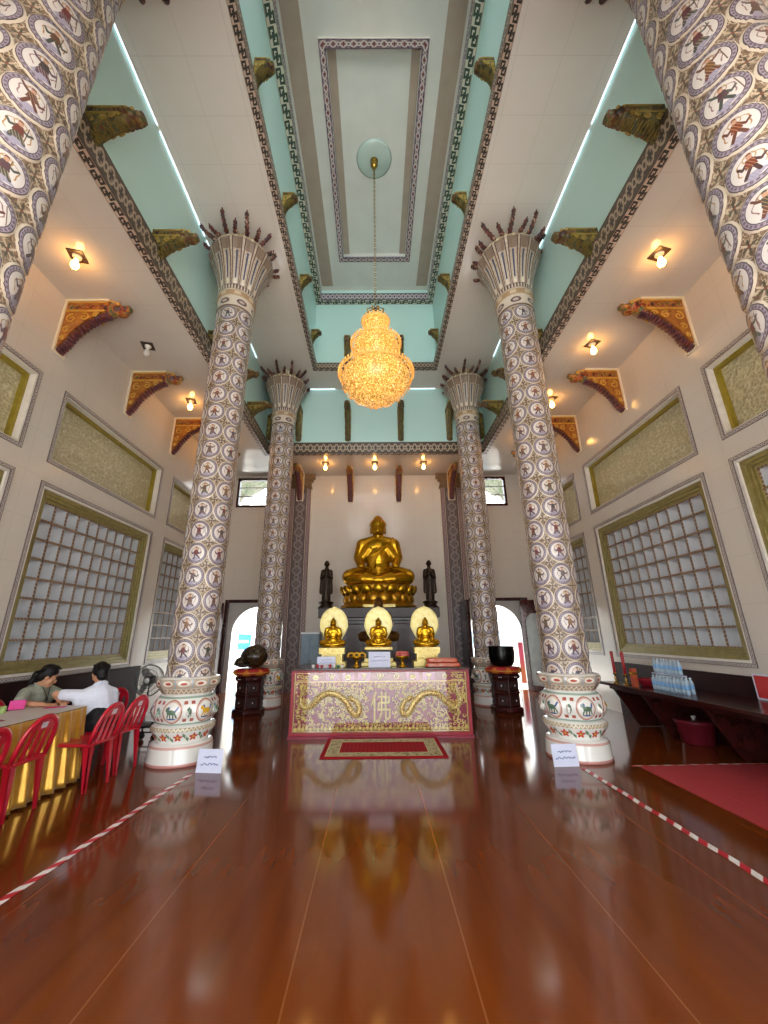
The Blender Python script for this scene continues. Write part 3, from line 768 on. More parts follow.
for i, x in enumerate((-2.42, -.82, .74, 2.42)):
    copy_thing(br, 'dragon bracket on the back wall seen head-on, '+('above the left pilaster', 'left above the big gold statue', 'right above the big gold statue', 'above the right pilaster')[i], (x, D-(.2 if abs(x) > 2 else 0), ZA), -PI/2)
GC = 'dragon brackets on the turquoise upper walls'
bc = make_bracket('', M_bgreen, .62, .6, .17, False, GC); first = True
for side, sx in (('left', -1), ('right', 1)):
    for i, y in enumerate((2.9, 4.3, 6.28, 7.45, 8.7)):
        lab = 'green gold dragon bracket on the %s turquoise wall above the frieze, %s' % (side, ORD[i])
        if first: bc.location = (sx*A1, y, 7.2); bc['label'] = lab; bc.rotation_euler.z = 0; first = False
        else: copy_thing(bc, lab, (sx*A1, y, 7.2), 0 if sx < 0 else PI)
for i, (x, y, rz) in enumerate(((-A1+.16, YB1-.16, -PI/4), (A1-.16, YB1-.16, -3*PI/4))):
    copy_thing(bc, 'large diagonal dragon bracket in the back %s corner of the turquoise upper wall' % ('left', 'right')[i], (x, y, 7.75), rz, (1.5, 1.3, 1.4))
for i, x in enumerate((-2.28, -.82, .75, 2.2)):
    copy_thing(bc, 'dragon bracket on the back turquoise wall seen head-on, '+('behind the rear left column', 'left below the chandelier', 'right below the chandelier', 'behind the rear right column')[i], (x, YB1, 8.06), -PI/2, (1, .9, 1.85))
GL = 'small dragon brackets inside the ceiling lantern'
bl = make_bracket('', M_bgreen, .27, .5, .17, False, GL); first = True
for side, sx in (('left', -1), ('right', 1)):
    for i, y in enumerate((3.6, 5.45, 7.25, 9.0)):
        lab = 'small dragon bracket on the %s side of the ceiling well, %s' % (side, ORD[i])
        if first: bl.location = (sx*A2, y, 9.72); bl['label'] = lab; first = False
        else: copy_thing(bl, lab, (sx*A2, y, 9.72), 0 if sx < 0 else PI)
for i, x in enumerate((-.8, .74)):
    copy_thing(bl, 'small dragon bracket at the back of the ceiling well, %s of the chandelier' % ('left', 'right')[i], (x, YU1, 9.85), -PI/2, (1, 1, 1.9))

# ------------------------------------------------------------------ pilasters on the back wall
M_pil = scroll('pilaster mosaic', '6b5d5c', '4e4042', '665b60', '857a78')
M_pilred = scroll('pilaster red border', '7c5f60', '5a3a3e', '6a4a50', 'a89494')
M_pcap = mottled('brown gilt capital', '6b5138', '8a6f4c', 18, .4, bump=.4)
for i, x in enumerate((-2.42, 2.42)):
    t = thing('pilaster', 'flat mosaic pilaster on the back wall, '+('left', 'right')[i]+' of the big gold statue', 'pilaster', (x, D, 0), 0, 'pilasters on the back wall', 'thing')
    mb = MB(); w = .33; H = 6.05
    mb.box(-w, w, -.1, 0, 0, H, 2)
    mb.quad((-w+.13, -.101, 0), (w-.13, -.101, 0), (w-.13, -.101, H), (-w+.13, -.101, H), 0, [(0, 0), (0, 1), (H/.4, 1), (H/.4, 0)])
    for a, b in ((-w, -w+.12), (w-.12, w)):
        mb.quad((a, -.101, 0), (b, -.101, 0), (b, -.101, H), (a, -.101, H), 1, [(0, 0), (0, 1), (H/.12, 1), (H/.12, 0)])
    mb.build('shaft', [M_pil, M_pilred, M_trimw], t)
    mb = MB()
    for z0, z1, e in ((6.05, 6.12, .03), (6.12, 6.3, .0), (6.3, 6.4, .06), (6.4, ZA, .12)): mb.box(-w-e, w+e, -.12-e*.5, 0, z0, z1)
    for s in (-1, 1):
        P = [(s*(w+.02+.09*(1-j/14)*cos(.7*j)), -.14, 6.34+.09*(1-j/14)*sin(.7*j)) for j in range(13)]
        mb.tube(P, .022, 6); 
        for q in range(4): mb.ell((s*(.1+.07*q), -.13, 6.18), (.03, .03, .07), nu=8, nv=6)
    mb.build('capital', M_pcap, t)

# ------------------------------------------------------------------ lamps
M_plate = Mat('dark brown metal plate', '33231a', .4)
M_bulb = Mat('lit warm bulb', 'fff0d8', .3).emit('ffb55c', 46)
M_bulb_off = Mat('clear unlit bulb', 'd8d4cc', .1)
def lamp(label, loc, rz, lit=True):
    t = thing('ceiling_bulb', label, 'lamp', loc, rz, 'bare bulbs under the side and back ceilings')
    mb = MB(); mb.box(-.1, .1, -.1, .1, -.012, 0); mb.build('mounting_plate', M_plate, t)
    mb = MB(); mb.lathe([(.06, -.013), (.055, -.03), (.03, -.04), (.028, -.075)], 14); mb.build('lamp_holder', M_white, t)
    mb = MB(); mb.lathe([(.02, -.07), (.024, -.09), (.042, -.13), (.05, -.165), (.042, -.2), (.02, -.222), (.001, -.228)], 14); mb.build('bulb', M_bulb if lit else M_bulb_off, t)
LX = 4.05
for side, sx, lits in (('left', -1, (1, 1, 0, 1, 1)), ('right', 1, (1, 1, 1, 1, 1))):
    for i, y in enumerate((2.35, 4.1, 5.86, 7.6, 9.35)):
        lamp('%s bulb on a dark square plate under the %s side ceiling, %s' % ('lit' if lits[i] else 'unlit', side, ORD[i]), ((-4.13 if sx < 0 else 3.94), y, ZA), .25, bool(lits[i]))
for i, x in enumerate((-1.53, -.03, 1.46)):
    lamp('lit bulb under the back ceiling, '+('left of', 'straight above', 'right of')[i]+' the big gold statue', (x, 10.95, ZA), 0)
M_tube = Mat('lit white tube', 'ffffff', .4).emit('dff6ff', TUBE)
M_tubebody = Mat('tube batten', 'eef2f2', .4)
def tubelight(label, x, y, z, L, rz, off):
    t = thing('ceiling_tube_light', label, 'lamp', (x, y, z), rz, 'white tube lights along the turquoise walls')
    mb = MB(); mb.box(-L/2, L/2, -.012, .012, -.016, 0); mb.build('batten', M_tubebody, t)
    mb = MB(); mb.tube([(-L/2+.02, 0, -.022), (L/2-.02, 0, -.022)], .006, 8); mb.build('tube', M_tube, t)
for side, sx in (('left', -1), ('right', 1)):
    for i, y in enumerate((3.0, 4.7, 6.4, 8.1)):
        tubelight('white tube light along the top of the %s turquoise wall, %s' % (side, ORD[i]), sx*(A1-.02), y, ZC, 1.66, PI/2, sx)
for i, x in enumerate((-1.62, 1.46)):
    tubelight('white tube light on the ceiling at the back, %s of the chandelier' % ('left', 'right')[i], x, YB1-.05, ZC, .8, 0, 0)

# ------------------------------------------------------------------ chandelier
CY = 6.05
t = thing('chandelier', 'tiered gold crystal chandelier hanging from the ceiling panel', 'chandelier', (0, CY, 0))
M_brass = mottled('polished brass', 'a8802e', 'c09a45', 10, .22, metal=.9)
M_rose = Mat('pale green glass disc', 'b9cdc6', .15, coat=.5)
M_cryst = Mat('lit crystal shade', rough=.25); m = M_cryst
v = m.vor(42, None, 'F1'); n = m.noise(14, None, 3)
m.color('d8a94a'); m.emit(m.mix(v.ss(.15, .6), 'ffd888', '9a4c08'), (1-v.ss(.05, .65))*CH1+(n-.45).sat()*CH1*1.5+.12)
M_bead = Mat('gold crystal beads', 'ffd98a', .08, coat=.5, Transmission_Weight=.35).emit('ffb040', .22); M_bead.mat.cycles.emission_sampling = 'NONE'
zc = ZT+.1
mb = MB(); mb.lathe([(.02, zc-.075), (.2, zc-.065), (.36, zc-.035), (.4, zc)], 40); mb.build('ceiling_rose', M_rose, t)
mb = MB(); mb.lathe([(.015, zc-.3), (.05, zc-.27), (.085, zc-.2), (.05, zc-.13), (.06, zc-.1), (.09, zc-.07)], 20); mb.build('canopy', M_brass, t)
mb = MB(); z = 7.45; k = 0
while z < zc-.29:
    R3 = Matrix.Rotation(PI/2*(k % 2), 4, 'Z'); M = Matrix.Translation((0, 0, z+.03)) @ R3
    mb.tube([(.02*cos(a), 0, .042*sin(a)) for a in [2*PI*i/8 for i in range(8)]], .006, 5, 0, M, closed=True); z += .066; k += 1
mb.build('chain', M_brass, t)
PROF = [(.14, 7.36), (.25, 7.22), (.245, 7.1), (.17, 7.0), (.13, 6.9), (.28, 6.84), (.43, 6.72), (.45, 6.62), (.42, 6.48), (.31, 6.36), (.27, 6.27), (.46, 6.17), (.63, 6.05), (.66, 5.95), (.63, 5.84), (.52, 5.68), (.36, 5.55), (.15, 5.45), (.02, 5.42)]
mb = MB(); mb.lathe([(r*.93, z) for r, z in PROF][::-1], 48, fr=lambda a, z: 1+.012*cos(24*a)); mb.build('lit_tiers', M_cryst, t)
for (r, z, nm) in ((.255, 7.2, 'top_rim'), (.455, 6.68, 'middle_rim'), (.665, 6.02, 'bottom_rim')):
    mb = MB(); mb.tube([(r*cos(2*PI*i/40), r*sin(2*PI*i/40), z) for i in range(40)], .016, 6, closed=True)
    nb = int(2*PI*r/.07)
    for i in range(nb):
        a = 2*PI*i/nb; mb.ell((r*cos(a)*1.03, r*sin(a)*1.03, z+.03), (.02, .02, .038), nu=6, nv=4)
    mb.build(nm, M_bead, t)
mb = MB()
for i in range(10):
    a = 2*PI*i/10; mb.tube(spline([(.1*cos(a), .1*sin(a), 7.3), (.19*cos(a), .19*sin(a), 7.4), (.12*cos(a), .12*sin(a), 7.5), (.02*cos(a), .02*sin(a), 7.53)], 3), .01, 5)
    mb.ell((.19*cos(a), .19*sin(a), 7.42), (.016, .016, .03), nu=6, nv=4)
mb.build('crown', M_brass, t)
mb = MB()
rr = random.Random(3)
for i in range(1500):
    j = rr.random()*(len(PROF)-1); a = rr.random()*2*PI; q = int(j); f = j-q
    r = PROF[q][0]*(1-f)+PROF[q+1][0]*f; z = PROF[q][1]*(1-f)+PROF[q+1][1]*f
    if rr.random() > r/.66+.15: continue
    s = rr.uniform(.011, .02)
    M = Matrix.Translation((r*cos(a), r*sin(a), z)) @ Matrix.Rotation(a, 4, 'Z')
    mb.add([(s, 0, 0), (-s, 0, 0), (0, s, 0), (0, -s, 0), (0, 0, s*1.5), (0, 0, -s*1.5)], [(0, 2, 4), (2, 1, 4), (1, 3, 4), (3, 0, 4), (2, 0, 5), (1, 2, 5), (3, 1, 5), (0, 3, 5)], M)
mb.build('crystal_beads', M_bead, t, kind='stuff')
# ------------------------------------------------------------------ altar
M_gold = mottled('gold leaf', 'b8860f', 'c99a22', 9, .26, metal=.85)
M_goldp = mottled('pale gilding', 'd2b85c', 'e6d48a', 30, .32, metal=.2, bump=.4)
M_goldd = mottled('deep gold', 'a8791a', 'b98a28', 7, .3, metal=.8)
M_crim = mottled('crimson lacquer', '7c1a33', '8d2340', 12, .3)
M_redfr = mottled('red lacquer frame', '8a1528', '99202f', 10, .3)
M_wood = mottled('dark polished rosewood', '29130f', '371c16', 8, .32, coat=.1)
M_bronze = mottled('dark bronze', '2b2019', '3a2c20', 10, .35, metal=.6)
AX, AY, AW, AH = .03, 6.75, 1.42, 1.0
t = thing('altar_table', 'long red and gold carved altar table with two dragons on its front', 'altar', (AX, AY, 0))
mb = MB(); mb.box(-AW, AW, .06, 1.25, .03, AH-.03); mb.box(-AW-.015, AW+.015, -.02, 1.28, 0, .03); mb.build('body', M_crim, t)
mb = MB(); mb.box(-AW-.02, AW+.02, -.02, 1.3, AH-.03, AH); mb.build('table_top', M_dark, t, bevel=.004)
mb = MB(); mb.box(-AW, -AW+.05, 0, .06, .03, AH-.03); mb.box(AW-.05, AW, 0, .06, .03, AH-.03); mb.box(-AW+.05, AW-.05, 0, .06, .03, .075); mb.box(-AW+.05, AW-.05, 0, .06, AH-.06, AH-.03)
mb.build('front_frame', M_redfr, t, bevel=.004)
mb = MB(); mb.box(-AW+.05, AW-.05, .012, .016, .075, AH-.06); mb.build('glass_front', M_glass, t)
F = .055                                                        # plane of the relief
def PX(X, Y): return Vector((-1.36+(X-60)/912*1.39-.0, F, 1.0-(Y-60)/735*1.0))
rr = random.Random(11)
M_scale = Mat('gilded dragon scales', rough=.32, metal=.2); m = M_scale; v = m.vor(75); n = m.noise(30)
c = m.mix(v.ss(.25, .6), 'ecda90', 'bd9c48'); c = m.mix(v.gt(.62), c, '6d2a30'); m.color(c); m.bump(v, -.6, .02)
def mir(P, s): return [Vector((s*p[0], p[1], p[2])) for p in P]
for s in (1, -1):
    mb = MB()
    T = lambda P, r, n=6: mb.tube(mir(P, s), r, n)
    P = spline([PX(150, 300), PX(120, 380), PX(130, 450), PX(200, 485), PX(265, 440), PX(330, 365), PX(420, 330), PX(520, 355), PX(600, 430), PX(650, 520), PX(705, 560), PX(735, 510), PX(715, 440), PX(670, 400)], 5)
    n = len(P); R_d = [.014+.048*min(1, i/(n*.3))*(1 if i < n*.8 else 1-.3*(i-n*.8)/(n*.2)) for i in range(n)]
    mb.tube(mir(P, s), R_d, 9)
    for i in range(3, n-2, 2):                                    # flame fins on both sides of the body
        a = P[i]; tdir = (P[i+1]-P[i-1]).normalized(); nrm = Vector((-tdir.z, 0, tdir.x))
        T([a+nrm*R_d[i]*.8, a+nrm*(R_d[i]+.02)-tdir*.012, a+nrm*(R_d[i]+.042)-tdir*.035], [.014, .01, .002], 5)
        if i % 4 == 1: T([a-nrm*R_d[i]*.8, a-nrm*(R_d[i]+.018)-tdir*.012, a-nrm*(R_d[i]+.03)-tdir*.03], [.011, .008, .002], 5)
    h = PX(655, 395)+Vector((0, -.012, 0))                       # head looking back towards the tail, jaws open
    E = lambda dx, dz, rx, rz, ry=.035, dy=0: mb.ell(mir([h+Vector((dx, dy, dz))], s)[0], (rx, ry, rz), nu=10, nv=7)
    E(0, 0, .06, .052, .045); E(-.04, .02, .04, .03); E(-.075, .018, .045, .024); E(-.108, .03, .018, .02); E(-.06, -.035, .05, .013); E(-.1, -.03, .014, .012)
    E(-.03, .042, .016, .014, .02, -.03); E(-.005, .035, .03, .012, .03, -.02)
    for k in range(3): T([h+Vector((-.05-.02*k, -.02, -.002)), h+Vector((-.052-.02*k, -.02, -.018))], [.006, .002], 5)
    for (dx, dz) in ((.03, .05), (.055, .03)): T(spline([h+Vector((dx-.02, 0, dz-.01)), h+Vector((dx+.03, 0, dz+.05)), h+Vector((dx+.02, 0, dz+.11))], 3), [.013]*3+[.009]*3+[.003], 6)
    T(spline([h+Vector((-.1, -.02, .02)), h+Vector((-.16, -.01, .05)), h+Vector((-.18, -.01, .0)), h+Vector((-.22, -.01, .03))], 4), .006, 5)
    T(spline([h+Vector((-.1, -.02, .035)), h+Vector((-.13, -.01, .09)), h+Vector((-.1, -.01, .14))], 4), .006, 5)
    for k in range(13):                                          # mane of flames
        a = -1.5+k*.3; L = .13+.05*(k % 3)
        T(spline([h+Vector((.03*cos(a), 0, .03*sin(a))), h+Vector((L*.6*cos(a), 0, L*.6*sin(a))), h+Vector((L*cos(a+.35), 0, L*sin(a+.35)))], 3), [.015]*3+[.011]*3+[.003], 5)
    for k in range(5): T(spline([h+Vector((-.02-.015*k, -.01, -.045)), h+Vector((-.03-.02*k, 0, -.09)), h+Vector((-.01-.025*k, 0, -.13))], 3), [.007]*3+[.005]*3+[.002], 5)
    for k in range(12):                                          # fan of flames at the tail
        a = .9+k*.27; c0 = PX(165, 380)
        T(spline([c0+Vector((.04*cos(a), 0, .06*sin(a))), c0+Vector((.08*cos(a+.1), 0, .12*sin(a+.1))), c0+Vector((.085*cos(a+.3), 0, .17*sin(a+.3)))], 3), [.014]*3+[.01]*3+[.003], 5)
    for (Xa, Ya, a) in ((240, 480, 4.2), (385, 370, 4.9), (560, 420, 4.3), (690, 570, 5.6)):   # legs with spread claws
        p0 = PX(Xa, Ya); p1 = p0+Vector((.08*cos(a), 0, .1*sin(a))); p2 = p1+Vector((.07*cos(a-1), 0, .07*sin(a-1)))
        T([p0, p1, p2], [.03, .02, .014], 7)
        for k in range(-2, 3): T([p2, p2+Vector((.035*cos(a-1+.5*k), -.01, .035*sin(a-1+.5*k))), p2+Vector((.055*cos(a-1+.65*k), 0, .055*sin(a-1+.65*k)))], [.009, .007, .002], 5)
    mb.build('dragon', M_scale, t)
mb = MB()
def curl(mb, x, z, r, a0, sg, w=.009):
    mb.tube([(x+r*(1-i/11)*cos(a0+sg*i*.6), F, z+r*(1-i/11)*sin(a0+sg*i*.6)) for i in range(10)], [w]*9+[w*.5], 5)
for i in range(560):                                             # clouds, leaves and flowers between the dragons
    x = rr.uniform(-1.34, 1.34); z = rr.uniform(.2, .74)
    if abs(x) < .2 and .22 < z < .68: continue
    if rr.random() < .55: curl(mb, x, z, rr.uniform(.018, .04), rr.random()*6, rr.choice((-1, 1)))
    else:
        a = rr.random()*6.28; L = rr.uniform(.02, .045)
        mb.ell((x, F, z), (L, .012, .012), Matrix.Rotation(a, 3, 'Y'), 7, 5)
for i in range(46):                                              # wave border below, cloud border above
    x = -1.33+2.66*i/45; mb.ell((x, F, .115+.012*(i % 2)), (.032, .02, .03), nu=8, nv=5); curl(mb, x, .175, .028, i*2.1, (-1)**i)
    curl(mb, x, .755, .026, i*1.3, (-1)**i); mb.ell((x, F, .715-.012*(i % 3)), (.02, .014, .012), nu=6, nv=4)
mb.box(-1.37, 1.37, F-.005, F+.006, .79, .802); mb.box(-1.37, 1.37, F-.005, F+.006, .08, .09)
mb.box(-1.37, -1.36, F-.005, F+.006, .09, .93); mb.box(1.36, 1.37, F-.005, F+.006, .09, .93)
mb.build('dragon_relief', M_goldp, t)
mb = MB()                                                        # the large character in the middle
def stroke(a, b, w=.016): mb.caps((a[0], F-.006, a[1]), (b[0], F-.006, b[1]), w, w, 8)
def ch(x, y): return (-.15+.31*x, .235+.40*y)
for a, b in (((.24, 1.0), (.02, .55)), ((.17, .78), (.17, 0)), ((.36, .84), (.9, .84)), ((.9, .84), (.9, .63)), ((.4, .63), (.9, .63)), ((.4, .63), (.36, .38)), ((.36, .38), (.96, .38)),
             ((.96, .38), (.93, .1)), ((.93, .1), (.84, .04)), ((.54, 1.0), (.54, .3)), ((.54, .3), (.4, 0)), ((.74, 1.0), (.74, 0))): stroke(ch(*a), ch(*b))
mb.build('gold_character', M_goldp, t)
M_cell = mottled('mauve emblem cell', 'a35a86', 'b06d96', 8, .3)
for i in range(9):                                               # emblem strip along the top
    x = -1.04+2.08*i/8
    mb = MB()
    if i in (1, 2, 3, 6, 7): mb.box(x-.1, x+.1, F, F+.006, .81, .93, 1)
    z = .87
    if i == 5: mb.tube([(x+.035*cos(2*PI*k/14), F-.005, z+.035*sin(2*PI*k/14)) for k in range(14)], .01, 6, closed=True); mb.ell((x, F-.004, z), (.014, .01, .014), nu=8, nv=6)
    elif i in (0, 2, 6): [mb.ell((x+.034*math.sin(k*.75), F-.004, z+.01-abs(k)*.008), (.017, .012, .03), nu=8, nv=6) for k in (-2, -1, 0, 1, 2)]; mb.box(x-.03, x+.03, F-.01, F, z-.045, z-.03)
    elif i in (1, 4): mb.lathe([(.012, -.045), (.03, -.03), (.035, 0), (.018, .02), (.028, .04)], 10, Matrix.Translation((x, F+.01, z))); [mb.ell((x+.045*q, F-.004, z+.02), (.014, .01, .022), nu=7, nv=5) for q in (-1, 1)]
    elif i in (3, 7): mb.ell((x, F-.004, z+.02), (.05, .012, .02), nu=10, nv=6); mb.caps((x, F-.004, z), (x, F-.004, z-.045), .01); mb.ell((x, F-.004, z-.04), (.03, .012, .012), nu=8, nv=5)
    else: [mb.ell((x+.028*cos(k*1.257+.3), F-.004, z+.028*sin(k*1.257+.3)), (.018, .012, .018), nu=7, nv=5) for k in range(5)]
    mb.build('emblem', [M_goldp, M_cell], t)
for s in (-1, 1):
    mb = MB(); mb.box(s*1.24-.1, s*1.24+.1, F, F+.006, .81, .82); mb.box(s*1.24-.1, s*1.24+.1, F, F+.006, .918, .928)
    for k in range(4): curl(mb, s*1.24-.07+.047*k, .87, .034, k*1.7, (-1)**k, .011)
    mb.build('corner_ornament', M_goldp, t)

# ------------------------------------------------------------------ seated figures
def seated(mb, H, k=1.0):
    """blobs of a seated meditating figure, H high, sitting on z=0, facing -y"""
    h = H
    def e(c, r, R=None): mb.ell((c[0]*h, c[1]*h, c[2]*h), (r[0]*h, r[1]*h, r[2]*h), R, 18, 12)
    def c_(pts, rs): mb.chain([(x*h, y*h, z*h) for x, y, z in pts], [r*h for r in rs], 12)
    e((0, .01, .2), (.185, .14, .17)); e((0, .0, .4), (.18, .12, .2)); e((0, -.005, .54), (.21, .105, .1))
    for s in (-1, 1):
        c_([(s*.1, .0, .12), (s*.24, -.05, .14), (s*.365, -.12, .12)], [.11, .11, .105])         # thighs
        c_([(s*.365, -.13, .1), (s*.2, -.25, .075), (-s*.04, -.29, .055)], [.095, .07, .045])       # crossed shins
        c_([(-s*.04, -.27, .075), (-s*.16, -.26, .13)], [.045, .032])                            # feet
        c_([(0, .01, .65), (s*.21, .0, .575)], [.06, .078])                                    # sloping shoulders
        c_([(s*.215, .0, .57), (s*.262, .01, .39), (s*.225, -.12, .26)], [.08, .07, .052])         # arms
        c_([(s*.12, .0, .5), (s*.22, .0, .38)], [.11, .075])
    e((0, .02, .07), (.32, .16, .07))
    c_([(0, .0, .6), (0, -.005, .7)], [.066, .06])
    e((0, -.012, .79), (.1, .1, .122)); e((0, .005, .835), (.107, .11, .092)); e((0, .01, .915), (.06, .062, .05)); e((0, .01, .955), (.03, .03, .03))
    for s in (-1, 1): e((s*.1, 0, .765), (.013, .02, .055))
def face(mb, H):
    h = H
    def e(c, r, R=None): mb.ell((c[0]*h, c[1]*h, c[2]*h), (r[0]*h, r[1]*h, r[2]*h), R, 10, 8)
    e((0, -.112, .775), (.012, .016, .03)); e((0, -.108, .735), (.024, .01, .007)); e((0, -.106, .722), (.018, .01, .007))
    for s in (-1, 1): e((s*.036, -.1, .798), (.022, .008, .008)); e((s*.036, -.097, .818), (.026, .008, .005))
def hand(mb, wrist, direc, nrm, sc, curlv=.35, thumb=1):
    """palm, four bent fingers of unequal length and a thumb from the side of the palm"""
    d = Vector(direc).normalized(); n = Vector(nrm).normalized(); n = (n-d*n.dot(d)).normalized(); s = d.cross(n)
    w = Vector(wrist)
    for j in range(4): mb.caps(w+s*sc*.018*(j-1.5)*.7, w+d*sc*.085+s*sc*.021*(j-1.5), sc*.016, sc*.0125, 8)
    for j, L in enumerate((.068, .078, .072, .056)):
        p0 = w+d*sc*.088+s*sc*.0215*(j-1.5); L *= sc
        p1 = p0+(d*cos(curlv*.5)-n*sin(curlv*.5))*L*.42; p2 = p1+(d*cos(curlv*1.3)-n*sin(curlv*1.3))*L*.33; p3 = p2+(d*cos(curlv*2)-n*sin(curlv*2))*L*.25
        mb.chain([p0, p1, p2, p3], [sc*.0095, sc*.0088, sc*.008, sc*.007], 7)
    b = w+d*sc*.025+s*sc*.032*thumb
    mb.chain([b, b+d*sc*.035+s*sc*.026*thumb-n*sc*.006, b+d*sc*.066+s*sc*.028*thumb-n*sc*.016], [sc*.0135, sc*.011, sc*.008], 8)

# the big statue on its dark pedestal
t = thing('pedestal', 'tall dark wood pedestal carrying the big gold statue', 'pedestal', (.05, 0, 0))
mb = MB(); mb.box(-1.27, 1.27, 10.3, 11.75, .12, 1.78); mb.build('body', M_wood, t, bevel=.01)
mb = MB(); mb.box(-1.35, 1.35, 10.24, 11.78, 0, .12); mb.box(-1.36, 1.36, 10.25, 11.78, 1.78, 1.86); mb.box(-1.42, 1.42, 10.2, 11.8, 1.86, 1.93); mb.build('moulding', M_wood, t, bevel=.008)
mb = MB(); mb.box(-1.53, 1.53, 10.12, 11.85, 1.93, 2.17); mb.build('top_slab', mottled('dark slab', '2a1719', '35201f', 6, .4), t, bevel=.012)
mb = MB()
for x in (-.82, 0, .82): mb.box(x-.36, x+.36, 10.285, 10.3, .25, .95); mb.box(x-.36, x+.36, 10.285, 10.3, 1.05, 1.65)
mb.build('carved_panel', M_wood, t, bevel=.01)
BX, BY, BZ = .05, 10.95, 2.17
t = thing('golden_statue', 'big golden seated meditating statue on a lotus base', 'statue', (BX, BY, BZ))
mb = MB(); mb.lathe([(.9, 0), (.96, .02), (.96, .1), (.9, .12), (.8, .2), (.78, .34), (.86, .52), (.92, .6), (.86, .62)], 64, Matrix.Diagonal((1.08, .78, 1, 1))); 
mb.build('lotus_base', M_goldd, t)
for row, (r0, z0, hh, n) in enumerate(((.86, .14, .30, 18), (.82, .33, .32, 18))):
    mb = MB()
    for k in range(n):
        a = 2*PI*(k+.5*row)/n; M = Matrix.Diagonal((1.08, .78, 1, 1)) @ Matrix.Rotation(a, 4, 'Z') @ Matrix.Translation((r0, 0, z0)) @ Matrix.Rotation(.5 if row else -.25, 4, 'Y')
        mb.lathe([(.02, 0), (.12, .06), (.16, .15), (.13, .25), (.03, hh)], 10, M @ Matrix.Diagonal((.5, .95, 1, 1)))
    mb.build('lotus_petals', M_gold if row else M_goldd, t)
H = 2.12
mb = MB(); seated(mb, H); face(mb, H)
for s in (-1, 1): hand(mb, (s*.19*H, -.15*H, .245*H), (-s, -.55, -.25), (0, 0, 1), 1.7, .25, -s)
o = mb.organic('body', M_gold, .02, t, (0, 0, .6), 5)
mb = MB()                                                        # curls of hair and topknot
for i in range(150):
    zz = 1-2*(i+.5)/150; a = i*2.39996; r = math.sqrt(1-zz*zz); p = Vector((r*cos(a), r*sin(a), zz))
    if p.z < -.1 or (p.y < -.62 and p.z < .45): continue
    mb.ell((p.x*.107*H, p.y*.11*H+.005*H, .835*H+p.z*.092*H), (.022, .022, .022), nu=7, nv=5)
for i in range(40):
    zz = 1-(i+.5)/40; a = i*2.4; r = math.sqrt(1-zz*zz); mb.ell((r*cos(a)*.06*H, r*sin(a)*.062*H+.01*H, .915*H+zz*.055*H), (.018, .018, .018), nu=7, nv=5)
mb.build('hair_curls', M_goldd, t, (0, 0, .6))
mb = MB()                                                        # robe: a band over one shoulder with folds, and a hem across the lap
def torso_y(x, z):
    d_ = .122+(.04*(.4-z)/.15 if z < .4 else -.012*(z-.4)/.14); return -d_*math.sqrt(max(.04, 1-(x/.21)**2))-.002
for k in range(9):
    x0, z0, x1, z1 = .205-.028*k, .615-.012*k, -.165-.0*k+.012*k, .37-.022*k
    P = []
    for i in range(9):
        f = i/8; x = x0+(x1-x0)*f; z = z0+(z1-z0)*f-.035*sin(PI*f); P.append((x*H, torso_y(x, z)*H, z*H))
    mb.tube(spline(P, 2), .0085*H if k else .014*H, 7)
mb.tube(spline([(.12*H, .1*H, .6*H), (.2*H, .05*H, .64*H), (.2*H, -.03*H, .645*H), (.19*H, -.075*H, .6*H)], 5), .018*H, 8)
for k in range(4):
    mb.tube(spline([(-.17*H, -.12*H, .235*H-.016*k*H), (-.0*H, -.2*H-.012*k*H, .2*H-.016*k*H), (.17*H, -.12*H, .235*H-.016*k*H)], 6), .012*H, 7)
for s in (-1, 1):
    for k in range(3): mb.tube(spline([(s*.17*H, -.1*H-.025*k*H, .245*H-.012*k*H), (s*.27*H, -.13*H-.03*k*H, .235*H-.02*k*H), (s*.37*H, -.17*H-.03*k*H, .2*H-.03*k*H), (s*.43*H, -.19*H-.01*k*H, .15*H-.03*k*H)], 5), .012*H, 6)
mb.build('robe_folds', M_gold, t, (0, 0, .6))
mb = MB(); mb.box(-.4, -.1, -.755, -.735, .02, .09); mb.box(.12, .42, -.755, -.735, .02, .09); mb.build('gilt_plaque', M_goldp, t)

# two dark standing figures beside it
def monk(label, x, flip):
    t = thing('standing_statue', label, 'statue', (x, 10.45, 2.17), 0, 'dark standing statues')
    mb = MB(); mb.lathe([(.2, 0), (.21, .03), (.17, .06), (.15, .1), (.19, .14), (.2, .16), (.14, .19)], 20, fr=lambda a, z: 1+.05*cos(8*a)); mb.build('lotus_base', M_bronze, t)
    mb = MB()
    mb.chain([(0, 0, .25), (0, 0, .6), (0, .01, .85), (0, 0, .98)], [.12, .105, .115, .09]); mb.chain([(0, 0, 1.0), (0, -.01, 1.1)], [.05, .045])
    mb.ell((0, -.015, 1.17), (.068, .075, .09)); mb.ell((0, -.09, 1.165), (.01, .012, .018))
    for s in (-1, 1):
        mb.chain([(s*.105, 0, .97), (s*.13, -.03, .78), (s*.05, -.14, .84)], [.055, .05, .036]); mb.chain([(s*.12, -.03, .8), (s*.12, -.05, .42)], [.042, .06]); mb.ell((s*.07, -.02, .2), (.05, .09, .03)); mb.ell((s*.066, 0, 1.16), (.012, .02, .03))
    for s in (-1, 1): hand(mb, (s*.04, -.15, .83), (-s*.2, -.1, 1), (-s, 0, 0), .85, .1, 1)
    mb.organic('body', M_bronze, .011, t, None, 2)
    mb = MB()
    for k in range(7): mb.tube(spline([(-.1+.033*k, -.11+.02*abs(k-3)/3, .24), (-.09+.03*k, -.105+.02*abs(k-3)/3, .5), (-.06+.02*k, -.11, .78)], 4), .009, 5)
    mb.build('robe_folds', M_bronze, t)
